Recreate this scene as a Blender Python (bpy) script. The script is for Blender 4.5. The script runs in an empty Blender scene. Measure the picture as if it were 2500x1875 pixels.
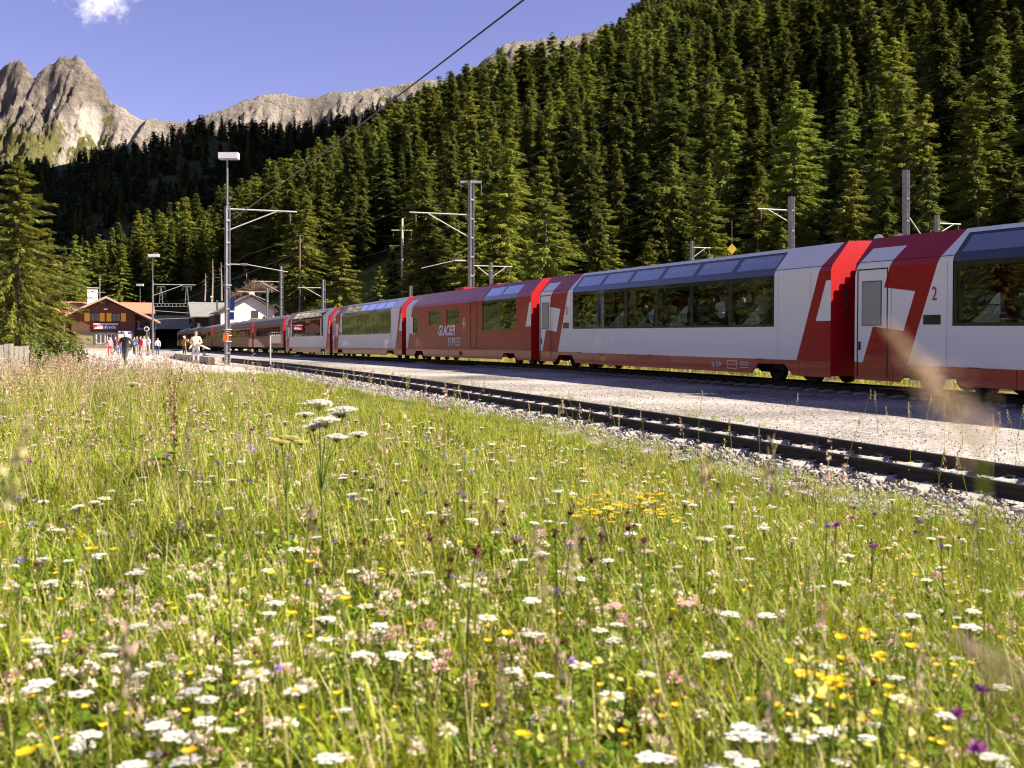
import bpy, bmesh, math, random
import numpy as np
from mathutils import Vector, Matrix, Euler

random.seed(7)
rng = np.random.default_rng(7)
scene = bpy.context.scene
COL = scene.collection
R = math.radians

# ------------------------------------------------------------------ camera, world, sun, exposure
CZ = 1.40            # camera height over the datum
F = 2700.0           # focal length in photograph pixels (2500 wide)
cam_data = bpy.data.cameras.new('camera')
cam = bpy.data.objects.new('camera', cam_data)
COL.objects.link(cam)
cam.location = (0, 0, CZ)
cam.rotation_euler = (R(90), 0, 0)
cam_data.sensor_width = 36.0
cam_data.lens = 36.0 * F / 2500.0
cam_data.shift_y = -97.5 / 2500.0
cam_data.clip_start = 0.05
cam_data.clip_end = 20000
cam_data.dof.use_dof = True
cam_data.dof.focus_distance = 38.0
cam_data.dof.aperture_fstop = 5.2
scene.camera = cam

SUN = Vector((1.15, -0.19, 0.98)).normalized()      # towards the sun
sun_el = math.asin(SUN.z)
sun_az = math.atan2(SUN.x, SUN.y)
world = bpy.data.worlds.new('World')
scene.world = world
world.use_nodes = True
wn, wl = world.node_tree.nodes, world.node_tree.links
wn.clear()
w_out = wn.new('ShaderNodeOutputWorld')
w_bg = wn.new('ShaderNodeBackground')
w_bg.inputs['Strength'].default_value = 0.05
w_sky = wn.new('ShaderNodeTexSky')
w_sky.sky_type = 'NISHITA'
w_sky.sun_disc = False
w_sky.sun_elevation = sun_el
w_sky.sun_rotation = sun_az
w_sky.altitude = 1800
w_sky.air_density = 1.0
w_sky.dust_density = 1.6
w_sky.ozone_density = 2.2
w_tint = wn.new('ShaderNodeMix')
w_tint.data_type = 'RGBA'
w_tint.blend_type = 'MULTIPLY'
w_tint.inputs['Factor'].default_value = 1.0
w_tint.inputs[7].default_value = (1.40, 0.98, 1.27, 1)
wl.new(w_sky.outputs['Color'], w_tint.inputs[6])
# a fair-weather cloud, laid out by direction
w_tc = wn.new('ShaderNodeTexCoord')
w_noise = wn.new('ShaderNodeTexNoise')
w_noise.inputs['Scale'].default_value = 42.0
w_noise.inputs['Detail'].default_value = 9.0
w_noise.inputs['Roughness'].default_value = 0.62
wl.new(w_tc.outputs['Generated'], w_noise.inputs['Vector'])


def w_math(op, a, b=None):
    n = wn.new('ShaderNodeMath')
    n.operation = op
    for i, v in enumerate((a, b)):
        if v is None:
            continue
        if isinstance(v, (int, float)):
            n.inputs[i].default_value = v
        else:
            wl.new(v, n.inputs[i])
    return n.outputs[0]


w_sum = None
for (dx, dy, dz, rad, amp) in ((-.372, 1, .334, .044, 1.2), (-.392, 1, .327, .026, 1.05), (-.350, 1, .329, .028, 1.1),
                               (-.412, 1, .308, .011, .26)):
    v = Vector((dx, dy, dz)).normalized()
    d = wn.new('ShaderNodeVectorMath')
    d.operation = 'DISTANCE'
    wl.new(w_tc.outputs['Generated'], d.inputs[0])
    d.inputs[1].default_value = v
    m = w_math('MULTIPLY', w_math('SUBTRACT', 1.0, w_math('DIVIDE', d.outputs['Value'], rad)), amp)
    w_sum = m if w_sum is None else w_math('MAXIMUM', w_sum, m)
w_c = w_math('ADD', w_sum, w_math('MULTIPLY', w_math('SUBTRACT', w_noise.outputs['Fac'], 0.5), 2.4))
w_ramp = wn.new('ShaderNodeMapRange')
w_ramp.interpolation_type = 'SMOOTHSTEP'
w_ramp.inputs['From Min'].default_value = 0.12
w_ramp.inputs['From Max'].default_value = 0.85
wl.new(w_c, w_ramp.inputs['Value'])
w_mix = wn.new('ShaderNodeMix')
w_mix.data_type = 'RGBA'
wl.new(w_ramp.outputs[0], w_mix.inputs['Factor'])
wl.new(w_tint.outputs[2], w_mix.inputs[6])
w_mix.inputs[7].default_value = (9.0, 8.5, 9.2, 1)
wl.new(w_mix.outputs[2], w_bg.inputs['Color'])
wl.new(w_bg.outputs[0], w_out.inputs['Surface'])

sun_data = bpy.data.lights.new('sun', 'SUN')
sun_data.energy = 5.0
sun_data.angle = R(0.53)
sun_data.color = (1.0, 0.90, 0.73)
sun = bpy.data.objects.new('sun', sun_data)
COL.objects.link(sun)
sun.rotation_euler = SUN.to_track_quat('Z', 'Y').to_euler()
sun.location = SUN * 50

scene.view_settings.view_transform = 'Standard'
scene.view_settings.look = 'None'
scene.view_settings.gamma = 1.0
scene.view_settings.exposure = 1.5
scene.render.engine = 'CYCLES'
cy = scene.cycles
cy.max_bounces = 6
cy.diffuse_bounces = 2
cy.glossy_bounces = 3
cy.transmission_bounces = 3
cy.transparent_max_bounces = 12
cy.use_denoising = True
cy.filter_width = 1.15
cy.sample_clamp_indirect = 6.0

# ------------------------------------------------------------------ helpers
def nz(x):
    return np.asarray(x, dtype=np.float64)


_perm = np.random.default_rng(11).random(65536)


def vnoise(x, y, seed=0):
    x = nz(x); y = nz(y)
    xi = np.floor(x).astype(np.int64); yi = np.floor(y).astype(np.int64)
    fx = x - xi; fy = y - yi
    fx = fx * fx * (3 - 2 * fx); fy = fy * fy * (3 - 2 * fy)

    def h(a, b):
        return _perm[((a * 73856093) ^ (b * 19349663) ^ (seed * 83492791)) & 65535]
    return (h(xi, yi) * (1 - fx) + h(xi + 1, yi) * fx) * (1 - fy) + (h(xi, yi + 1) * (1 - fx) + h(xi + 1, yi + 1) * fx) * fy


def fbm(x, y, oct=5, seed=0, gain=.5, ridged=False):
    s = 0.0; a = 1.0; t = 0.0
    for o in range(oct):
        n = vnoise(x * 2 ** o, y * 2 ** o, seed + o * 17)
        if ridged:
            n = 1 - np.abs(2 * n - 1)
        s = s + a * n; t += a; a *= gain
    return s / t


def sstep(a, b, x):
    t = np.clip((nz(x) - a) / (b - a), 0, 1)
    return t * t * (3 - 2 * t)


def at(x, y, D):
    """world point seen at photograph pixel (x, y) at depth D"""
    return Vector(((x - 1250) / F * D, D, CZ + (840 - y) / F * D))


def atx(x, D):
    return (x - 1250) / F * D


# track frame: c = metres to the right of the camera square to the line, t = metres along it
PX, PY = 0.9304, 0.3665
def ct(c, t):
    return c * PX - t * PY, c * PY + t * PX


def to_ct(X, Y):
    return X * PX + Y * PY, -X * PY + Y * PX


def rail_z(t):
    t = np.clip(nz(t), -30, None)
    return 0.53 - 0.000174 * np.maximum(0, 55 - t) ** 2


def ground_z(X, Y):
    X = nz(X); Y = nz(Y)
    c, t = to_ct(X, Y)
    zf = rail_z(t) - 0.22
    side = 1 - sstep(1.2, 6.6, c)
    rise = 0.52 * np.exp(-(np.maximum(t, 0) / 26.0) ** 2) * side
    fo = sstep(36, 48, t) * side * -0.05
    lump = (fbm(X * .35, Y * .35, 3, 5) - .5) * .10 * side
    return zf + rise + fo + lump


def hill_h(X, Y):
    """height of the wooded slope over the datum (below zero where it has not begun)"""
    X = nz(X); Y = nz(Y)
    h = .35 * X + .29 * Y - 36
    h = np.where(h > 0, h, h * .5)
    h = h * (1 - .15 * np.exp(-((X / np.maximum(Y, 1) - .02) / .07) ** 2) * sstep(250, 500, Y))
    h = h + (fbm(X * .012, Y * .012, 4, 3) - .5) * 22 * sstep(0, 40, h)
    c, t = to_ct(X, Y)                     # the cutting in which the line runs to the tunnel
    cut = sstep(-2, 6, c) * (1 - sstep(25, 38, c)) * (1 - sstep(262, 276, Y))
    h = h * (1 - cut) - 5 * cut
    return h


def link(o, parent=None):
    COL.objects.link(o)
    if parent is not None:
        o.parent = parent
    return o


def tag(o, label=None, cat=None, group=None, kind=None):
    if label: o['label'] = label
    if cat: o['category'] = cat
    if group: o['group'] = group
    if kind: o['kind'] = kind
    return o


def empty(name, loc=(0, 0, 0), rz=0.0):
    o = bpy.data.objects.new(name, None)
    COL.objects.link(o)
    o.location = loc
    o.rotation_euler = (0, 0, rz)
    o.empty_display_size = .1
    return o


def copy_tree(o, parent=None):
    c = o.copy()
    COL.objects.link(c)
    c.parent = parent
    for ch in o.children:
        copy_tree(ch, c)
    return c


class MB:
    """collects faces; build() links them as one mesh object"""
    def __init__(self):
        self.v = []; self.f = []; self.m = []

    def poly(self, pts, m=0):
        i = len(self.v)
        self.v.extend([tuple(p) for p in pts])
        self.f.append(tuple(range(i, i + len(pts))))
        self.m.append(m)
        return self

    def box(self, lo, hi, m=0, M=None):
        x0, y0, z0 = lo; x1, y1, z1 = hi
        c = [(x0, y0, z0), (x1, y0, z0), (x1, y1, z0), (x0, y1, z0), (x0, y0, z1), (x1, y0, z1), (x1, y1, z1), (x0, y1, z1)]
        if M is not None:
            c = [tuple(M @ Vector(p)) for p in c]
        i = len(self.v)
        self.v.extend(c)
        for f in ((0, 3, 2, 1), (4, 5, 6, 7), (0, 1, 5, 4), (1, 2, 6, 5), (2, 3, 7, 6), (3, 0, 4, 7)):
            self.f.append(tuple(i + k for k in f)); self.m.append(m)
        return self

    def bar(self, a, b, w, h=None, m=0, up=(0, 0, 1)):
        """a rectangular bar from a to b"""
        a = Vector(a); b = Vector(b); h = w if h is None else h
        d = (b - a).normalized()
        up = Vector(up)
        if abs(d.dot(up)) > .98: up = Vector((1, 0, 0))
        s = d.cross(up).normalized(); u = s.cross(d)
        i = len(self.v)
        for p in (a, b):
            for (p1, p2) in ((-1, -1), (1, -1), (1, 1), (-1, 1)):
                self.v.append(tuple(p + s * (p1 * w / 2) + u * (p2 * h / 2)))
        for f in ((0, 1, 2, 3), (7, 6, 5, 4), (0, 4, 5, 1), (1, 5, 6, 2), (2, 6, 7, 3), (3, 7, 4, 0)):
            self.f.append(tuple(i + k for k in f)); self.m.append(m)
        return self

    def tube(self, pts, rad, n=6, m=0, caps=True):
        pts = [Vector(p) for p in pts]
        rad = [rad] * len(pts) if isinstance(rad, (int, float)) else rad
        i = len(self.v)
        for k, p in enumerate(pts):
            d = (pts[min(k + 1, len(pts) - 1)] - pts[max(k - 1, 0)]).normalized()
            u = Vector((0, 0, 1)) if abs(d.z) < .95 else Vector((1, 0, 0))
            s = d.cross(u).normalized(); u = s.cross(d)
            for j in range(n):
                a = 2 * math.pi * j / n
                self.v.append(tuple(p + (s * math.cos(a) + u * math.sin(a)) * rad[k]))
        for k in range(len(pts) - 1):
            for j in range(n):
                j2 = (j + 1) % n
                self.f.append((i + k * n + j, i + k * n + j2, i + (k + 1) * n + j2, i + (k + 1) * n + j)); self.m.append(m)
        if caps:
            self.f.append(tuple(i + j for j in reversed(range(n)))); self.m.append(m)
            e = i + (len(pts) - 1) * n
            self.f.append(tuple(e + j for j in range(n))); self.m.append(m)
        return self

    def prism(self, poly2, y0, y1, m=0, M=None):
        """polygon in (x, z) extruded along y"""
        n = len(poly2)
        c = [(p[0], y0, p[1]) for p in poly2] + [(p[0], y1, p[1]) for p in poly2]
        if M is not None:
            c = [tuple(M @ Vector(p)) for p in c]
        i = len(self.v)
        self.v.extend(c)
        self.f.append(tuple(i + k for k in range(n))); self.m.append(m)
        self.f.append(tuple(i + n + k for k in reversed(range(n)))); self.m.append(m)
        for k in range(n):
            k2 = (k + 1) % n
            self.f.append((i + k2, i + k, i + n + k, i + n + k2)); self.m.append(m)
        return self

    def mesh(self, name, mats, smooth=False):
        me = bpy.data.meshes.new(name)
        me.from_pydata(self.v, [], self.f)
        for x in (mats if isinstance(mats, (list, tuple)) else [mats]):
            me.materials.append(x)
        if any(self.m):
            me.polygons.foreach_set('material_index', self.m)
        if smooth:
            me.polygons.foreach_set('use_smooth', [True] * len(me.polygons))
        me.update()
        return me

    def build(self, name, mats, parent=None, smooth=False):
        o = bpy.data.objects.new(name, self.mesh(name, mats, smooth))
        return link(o, parent)


def np_mesh(name, V, Fq, mats, smooth=False, mi=None):
    """mesh from numpy verts and quads or triangles"""
    me = bpy.data.meshes.new(name)
    k = Fq.shape[1]
    me.vertices.add(len(V)); me.vertices.foreach_set('co', np.ascontiguousarray(V, dtype=np.float32).ravel())
    me.loops.add(Fq.size); me.loops.foreach_set('vertex_index', Fq.astype(np.int32).ravel())
    me.polygons.add(len(Fq))
    me.polygons.foreach_set('loop_start', np.arange(0, Fq.size, k, dtype=np.int32))
    if smooth:
        me.polygons.foreach_set('use_smooth', np.ones(len(Fq), dtype=bool))
    for x in (mats if isinstance(mats, (list, tuple)) else [mats]):
        me.materials.append(x)
    if mi is not None:
        me.polygons.foreach_set('material_index', np.asarray(mi, dtype=np.int32))
    me.update(calc_edges=True)
    me.validate()
    return me


def grid_mesh(name, xs, ys, zf, mat, smooth=True, mapper=None):
    Xg, Yg = np.meshgrid(xs, ys)
    if mapper:
        Xw, Yw = mapper(Xg, Yg)
    else:
        Xw, Yw = Xg, Yg
    Z = zf(Xw, Yw) if not mapper else zf(Xw, Yw, Xg, Yg)
    V = np.stack([Xw, Yw, Z], -1).reshape(-1, 3)
    nx, ny = len(xs), len(ys)
    a = (np.arange(ny - 1)[:, None] * nx + np.arange(nx - 1)[None, :]).ravel()
    Fq = np.stack([a, a + 1, a + nx + 1, a + nx], -1)
    return np_mesh(name, V, Fq, mat, smooth)


# ------------------------------------------------------------------ materials
def new_mat(name):
    m = bpy.data.materials.new(name)
    m.use_nodes = True
    nt = m.node_tree
    return m, nt, nt.nodes['Principled BSDF']


def rgba(c):
    return (c[0], c[1], c[2], 1)


def mat(name, col, rough=.6, metal=0.0, var=0.0, vscale=4.0, bump=0.0, bscale=40.0, coat=0.0, col2=None, stretch=None, spec=.5, objrand=0.0):
    """principled with a noise mottling between col and col2 (or a darker col)"""
    m, nt, b = new_mat(name)
    n, l = nt.nodes, nt.links
    b.inputs['Roughness'].default_value = rough
    b.inputs['Metallic'].default_value = metal
    b.inputs['Coat Weight'].default_value = coat
    b.inputs['Coat Roughness'].default_value = 0.03
    b.inputs['Specular IOR Level'].default_value = spec
    b.inputs['Base Color'].default_value = rgba(col)
    tc = None
    if var or bump:
        tc = n.new('ShaderNodeTexCoord')
        vec = tc.outputs['Object']
        if stretch:
            mp = n.new('ShaderNodeMapping')
            mp.inputs['Scale'].default_value = stretch
            l.new(vec, mp.inputs['Vector']); vec = mp.outputs[0]
    if var:
        t = n.new('ShaderNodeTexNoise')
        t.inputs['Scale'].default_value = vscale
        t.inputs['Detail'].default_value = 6
        t.inputs['Roughness'].default_value = .65
        l.new(vec, t.inputs['Vector'])
        mr = n.new('ShaderNodeMapRange')
        mr.inputs['From Min'].default_value = .32
        mr.inputs['From Max'].default_value = .68
        l.new(t.outputs['Fac'], mr.inputs['Value'])
        mx = n.new('ShaderNodeMix'); mx.data_type = 'RGBA'
        c2 = col2 if col2 else tuple(x * (1 - var) for x in col)
        mx.inputs[6].default_value = rgba(col)
        mx.inputs[7].default_value = rgba(c2)
        l.new(mr.outputs[0], mx.inputs['Factor'])
        out = mx.outputs[2]
        if objrand:
            oi = n.new('ShaderNodeObjectInfo')
            hs = n.new('ShaderNodeHueSaturation')
            mv = n.new('ShaderNodeMapRange')
            mv.inputs['To Min'].default_value = 1 - objrand; mv.inputs['To Max'].default_value = 1 + objrand
            l.new(oi.outputs['Random'], mv.inputs['Value'])
            l.new(mv.outputs[0], hs.inputs['Value'])
            l.new(out, hs.inputs['Color']); out = hs.outputs['Color']
        l.new(out, b.inputs['Base Color'])
    if bump:
        t2 = n.new('ShaderNodeTexNoise')
        t2.inputs['Scale'].default_value = bscale
        t2.inputs['Detail'].default_value = 5
        l.new(vec, t2.inputs['Vector'])
        bp = n.new('ShaderNodeBump')
        bp.inputs['Strength'].default_value = bump
        bp.inputs['Distance'].default_value = .02
        l.new(t2.outputs['Fac'], bp.inputs['Height'])
        l.new(bp.outputs[0], b.inputs['Normal'])
    return m


def leaf_mat(name, c1, c2, transl=.35, rough=.55, hue=.03, val=.3, nscale=1.2):
    """foliage: diffuse plus light coming through, varied by place and by plant"""
    m = bpy.data.materials.new(name)
    m.use_nodes = True
    nt = m.node_tree; n, l = nt.nodes, nt.links
    n.clear()
    out = n.new('ShaderNodeOutputMaterial')
    tc = n.new('ShaderNodeTexCoord')
    t = n.new('ShaderNodeTexNoise'); t.inputs['Scale'].default_value = nscale; t.inputs['Detail'].default_value = 3
    l.new(tc.outputs['Object'], t.inputs['Vector'])
    mr = n.new('ShaderNodeMapRange'); mr.inputs['From Min'].default_value = .3; mr.inputs['From Max'].default_value = .7
    l.new(t.outputs['Fac'], mr.inputs['Value'])
    mx = n.new('ShaderNodeMix'); mx.data_type = 'RGBA'
    mx.inputs[6].default_value = rgba(c1); mx.inputs[7].default_value = rgba(c2)
    l.new(mr.outputs[0], mx.inputs['Factor'])
    oi = n.new('ShaderNodeObjectInfo')
    hs = n.new('ShaderNodeHueSaturation')
    a = n.new('ShaderNodeMapRange'); a.inputs['To Min'].default_value = .5 - hue; a.inputs['To Max'].default_value = .5 + hue
    l.new(oi.outputs['Random'], a.inputs['Value']); l.new(a.outputs[0], hs.inputs['Hue'])
    k = n.new('ShaderNodeMath'); k.operation = 'FRACT'
    k0 = n.new('ShaderNodeMath'); k0.operation = 'MULTIPLY'; k0.inputs[1].default_value = 7.31
    l.new(oi.outputs['Random'], k0.inputs[0]); l.new(k0.outputs[0], k.inputs[0])
    b = n.new('ShaderNodeMapRange'); b.inputs['To Min'].default_value = 1 - val; b.inputs['To Max'].default_value = 1 + val
    l.new(k.outputs[0], b.inputs['Value']); l.new(b.outputs[0], hs.inputs['Value'])
    l.new(mx.outputs[2], hs.inputs['Color'])
    p = n.new('ShaderNodeBsdfPrincipled')
    p.inputs['Roughness'].default_value = rough
    p.inputs['Specular IOR Level'].default_value = .25
    l.new(hs.outputs['Color'], p.inputs['Base Color'])
    tr = n.new('ShaderNodeBsdfTranslucent')
    l.new(hs.outputs['Color'], tr.inputs['Color'])
    ms = n.new('ShaderNodeMixShader'); ms.inputs['Fac'].default_value = transl
    l.new(p.outputs[0], ms.inputs[1]); l.new(tr.outputs[0], ms.inputs[2])
    l.new(ms.outputs[0], out.inputs['Surface'])
    return m


def glass_mat(name, tint, refl=1.0, ior=1.5, gain=1.6, base=.02):
    m = bpy.data.materials.new(name)
    m.use_nodes = True
    nt = m.node_tree; n, l = nt.nodes, nt.links
    n.clear()
    out = n.new('ShaderNodeOutputMaterial')
    tr = n.new('ShaderNodeBsdfTransparent'); tr.inputs['Color'].default_value = rgba(tint)
    gl = n.new('ShaderNodeBsdfGlossy'); gl.inputs['Roughness'].default_value = .0
    gl.inputs['Color'].default_value = (refl, refl, refl, 1)
    fr = n.new('ShaderNodeFresnel'); fr.inputs['IOR'].default_value = ior
    k = n.new('ShaderNodeMath'); k.operation = 'MULTIPLY_ADD'; k.inputs[1].default_value = gain; k.inputs[2].default_value = base
    k.use_clamp = True
    l.new(fr.outputs[0], k.inputs[0])
    ms = n.new('ShaderNodeMixShader')
    l.new(k.outputs[0], ms.inputs['Fac']); l.new(tr.outputs[0], ms.inputs[1]); l.new(gl.outputs[0], ms.inputs[2])
    l.new(ms.outputs[0], out.inputs['Surface'])
    return m


def ramp_ground(name, cols, scale, bump, bscale, rough=.9, detail=8):
    """speckled ground from a colour ramp over two noises"""
    m, nt, b = new_mat(name)
    n, l = nt.nodes, nt.links
    b.inputs['Roughness'].default_value = rough
    b.inputs['Specular IOR Level'].default_value = .2
    tc = n.new('ShaderNodeTexCoord')
    t = n.new('ShaderNodeTexNoise'); t.inputs['Scale'].default_value = scale; t.inputs['Detail'].default_value = detail; t.inputs['Roughness'].default_value = .75
    l.new(tc.outputs['Object'], t.inputs['Vector'])
    t3 = n.new('ShaderNodeTexNoise'); t3.inputs['Scale'].default_value = .23; t3.inputs['Detail'].default_value = 5
    l.new(tc.outputs['Object'], t3.inputs['Vector'])
    ad = n.new('ShaderNodeMath'); ad.operation = 'MULTIPLY_ADD'; ad.inputs[1].default_value = .55; ad.inputs[2].default_value = -.27
    l.new(t3.outputs['Fac'], ad.inputs[0])
    sm = n.new('ShaderNodeMath'); sm.operation = 'ADD'
    l.new(t.outputs['Fac'], sm.inputs[0]); l.new(ad.outputs[0], sm.inputs[1])
    cr = n.new('ShaderNodeValToRGB')
    e = cr.color_ramp.elements
    while len(e) < len(cols): e.new(.5)
    for i, (p, c) in enumerate(cols):
        e[i].position = p; e[i].color = rgba(c)
    l.new(sm.outputs[0], cr.inputs['Fac']); l.new(cr.outputs['Color'], b.inputs['Base Color'])
    t2 = n.new('ShaderNodeTexVoronoi'); t2.inputs['Scale'].default_value = bscale
    l.new(tc.outputs['Object'], t2.inputs['Vector'])
    bp = n.new('ShaderNodeBump'); bp.inputs['Strength'].default_value = bump; bp.inputs['Distance'].default_value = .03
    l.new(t2.outputs['Distance'], bp.inputs['Height']); l.new(bp.outputs[0], b.inputs['Normal'])
    return m


M = {}
M['soil'] = ramp_ground('meadow_soil', [(.3, (.035, .040, .010)), (.5, (.075, .085, .018)), (.7, (.13, .12, .035))], 6, .6, 20)
M['farground'] = ramp_ground('valley_grass', [(.3, (.075, .085, .02)), (.5, (.15, .15, .04)), (.72, (.26, .22, .09))], 2.0, .5, 6)
M['gravel'] = ramp_ground('gravel_fine', [(.36, (.05, .045, .040)), (.45, (.24, .215, .195)), (.56, (.40, .365, .335)), (.70, (.66, .61, .56))], 11, .9, 34)
M['forecourt'] = ramp_ground('forecourt_gravel', [(.3, (.34, .29, .27)), (.5, (.46, .40, .38)), (.7, (.55, .49, .46))], 9, .3, 30)
M['forestfloor'] = ramp_ground('forest_floor', [(.32, (.018, .022, .008)), (.5, (.035, .042, .012)), (.7, (.085, .10, .025))], .25, .3, 2)
M['slope'] = ramp_ground('slope_grass', [(.32, (.05, .075, .012)), (.5, (.10, .14, .02)), (.68, (.17, .20, .035))], .6, .5, 3)
M['steel'] = mat('galvanised_steel', (.42, .42, .43), .42, .85, .35, 6, col2=(.26, .26, .28))
M['steel_light'] = mat('bright_galvanised', (.42, .42, .42), .65, .1, .2, 8)
M['rail_side'] = mat('rail_rust', (.030, .022, .017), .7, .1, .5, 14, .3, 60, col2=(.04, .026, .017))
M['rail_top'] = mat('rail_polished', (.34, .33, .32), .28, 1.0, .3, 3)
M['concrete'] = mat('sleeper_concrete', (.50, .46, .41), .85, 0, .5, 7, .5, 30, col2=(.24, .215, .19))
M['stone'] = mat('ballast_stone', (.40, .365, .33), .9, 0, .5, 5, .4, 30, col2=(.16, .145, .13), objrand=.5)
M['wood_grey'] = mat('weathered_wood', (.36, .32, .28), .85, 0, .5, 5, .5, 30, col2=(.20, .17, .145), stretch=(6, 6, .6), objrand=.15)
M['wood_dark'] = mat('old_timber', (.17, .13, .10), .85, 0, .4, 5, .4, 30, stretch=(5, 5, .6))
M['white'] = mat('white_paint', (.78, .77, .75), .5, 0, .08, 2)
M['black'] = mat('black_rubber', (.012, .012, .013), .6)
M['dark_iron'] = mat('dark_iron', (.018, .017, .017), .65, .2, .4, 8)
M['wire'] = mat('wire_dark', (.03, .03, .032), .5, .6)
M['blue'] = mat('blue_sign', (.008, .018, .13), .35)
M['red_sign'] = mat('red_sign', (.42, .01, .02), .35)
M['yellow'] = mat('yellow_paint', (.76, .55, .06), .5, 0, .1, 4)
M['orange'] = mat('orange_paint', (.70, .14, .02), .5)

# ------------------------------------------------------------------ terrain
def spread(lo, hi, fine, mid, half):
    """grid lines, fine near mid and coarser outwards"""
    out = [mid]; s = fine; x = mid
    while x < hi:
        s = fine if abs(x - mid) < half else s * 1.22
        x += s; out.append(min(x, hi))
    x = mid; s = fine
    while x > lo:
        s = fine if abs(x - mid) < half else s * 1.22
        x -= s; out.append(max(x, lo))
    return np.unique(np.array(out))


def ground_sheet(X, Y):
    z = ground_z(X, Y)
    far = sstep(180, 320, np.hypot(X, Y))
    return z * (1 - far) + (.2 - 3.0 * sstep(300, 4000, np.hypot(X, Y))) * far


o = link(bpy.data.objects.new('ground', grid_mesh('ground', spread(-6000, 6000, .5, 0, 26), spread(-4000, 7000, .5, 16, 34), ground_sheet, M['soil'])))
tag(o, kind='structure')

# the yellow grass flat behind the train
def flat_z(X, Y, C, T):
    edge = np.minimum(np.minimum(sstep(19.8, 20.6, C), 1 - sstep(72, 84, C)), 1 - sstep(215, 240, T))
    return rail_z(T) - .22 + .012 + (fbm(X * .5, Y * .5, 3, 9) - .5) * .16 * sstep(20.5, 24, C) - (1 - edge) * .35
o = link(bpy.data.objects.new('grass_flat', grid_mesh('grass_flat', np.arange(19.8, 84.1, .8), np.arange(-30, 240, 1.5), flat_z, M['farground'], True, ct)))
tag(o, kind='structure')

# gravel between and around the tracks
def near_c(t):
    """offset of the near track: it closes up on the running line before the tunnel"""
    return 8.4 + 5.7 * sstep(75, 150, t)
def gravel_z(X, Y, C, T):
    bed = np.exp(-((C - near_c(T)) / 1.3) ** 4) * .02 + np.exp(-((C - 18.63) / 1.3) ** 4) * .02
    return rail_z(T) - .20 + bed + (fbm(X * 2, Y * 2, 3, 21) - .5) * .03 - (1 - sstep(0, .25, C - 6.55 - .0)) * .08 - sstep(20.4, 20.7, C) * .1
def gravel_map(C, T):
    e = (fbm(T * 1.3, T * 0 + 3.1, 4, 31) - .5) * .9
    Cw = C + e * (1 - sstep(6.6, 8.0, C))
    return ct(Cw, T)
o = link(bpy.data.objects.new('gravel_bed', grid_mesh('gravel_bed', np.concatenate([np.arange(6.55, 10, .16), np.arange(10, 20.8, .35)]), np.concatenate([np.arange(-14, 45, .3), np.arange(45, 255, 2.0)]), gravel_z, M['gravel'], True, gravel_map)))
tag(o, kind='structure')

# station forecourt
def fore_z(X, Y, C, T):
    return ground_z(X, Y) + .03 + .12 * sstep(100, 150, T) - (1 - sstep(0, 1.5, T - 40.5)) * .12 - sstep(6.9, 7.3, C) * .1
def fore_map(C, T):
    e = (fbm(C * .25, C * 0 + 1.7, 4, 41) - .5) * 6
    return ct(C, T + e * (1 - sstep(41, 52, T)))
o = link(bpy.data.objects.new('forecourt', grid_mesh('forecourt', np.arange(-34, 7.3, .5), np.concatenate([np.arange(40.5, 60, .5), np.arange(60, 176, 1.5)]), fore_z, M['forecourt'], True, fore_map)))
tag(o, kind='structure')

# raised platform edge beside the near track, by the station
mb = MB()
for k in range(38):
    t0 = 58 + k * 2.2
    for (cc) in (6.75,):
        a = ct(cc + float(near_c(t0)) - 8.4, t0); b = ct(cc + float(near_c(t0 + 2.15)) - 8.4, t0 + 2.15)
        z = float(rail_z(t0)) + .02
        mb.bar((a[0], a[1], z), (b[0], b[1], z), .38, .34)
o = mb.build('platform_kerb', M['concrete'])
tag(o, kind='structure')

# the wooded slope
def crest_r(a):
    return np.interp(a, [-.6, -.45, -.33, -.27, -.20, -.14, -.09, .0, .1, .4], [330, 335, 348, 362, 405, 475, 560, 640, 680, 720])


def slope_z(X, Y):
    h = hill_h(X, Y)
    r = np.hypot(X, Y)
    cr = crest_r(X / np.maximum(Y, 1))
    crest = np.maximum(0, r - cr)
    tail = np.minimum(h, h - crest * .5)
    return np.where(h < -2, -3.0 + .05 * h, tail * 1.0 - .6)
hs_x = np.arange(-520, 521, 6.5); hs_y = np.arange(40, 900, 6.5)
o = link(bpy.data.objects.new('hillside', grid_mesh('hillside', hs_x, hs_y, slope_z, M['forestfloor'])))
tag(o, kind='structure')


def slope_ground(X, Y):
    return np.maximum(slope_z(X, Y), np.where(hill_h(X, Y) < 4, ground_z(X, Y) - .02, -99))


# clearing on the slope, sunlit grass behind the train
def clr_z(X, Y, A, B):
    return slope_z(X, Y) + .25 + (fbm(X * .25, Y * .25, 4, 8) - .5) * 1.6
def clr_map(A, B):
    # A along image x at unit depth, B depth
    return A * B, B
for (a0, a1, b0, b1) in ((-.262, -.090, 142, 222),):
    o = link(bpy.data.objects.new('grass_slope', grid_mesh('grass_slope', np.linspace(a0, a1, 44), np.linspace(b0, b1, 60), clr_z, M['slope'], True, clr_map)))
    tag(o, kind='structure')

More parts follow.
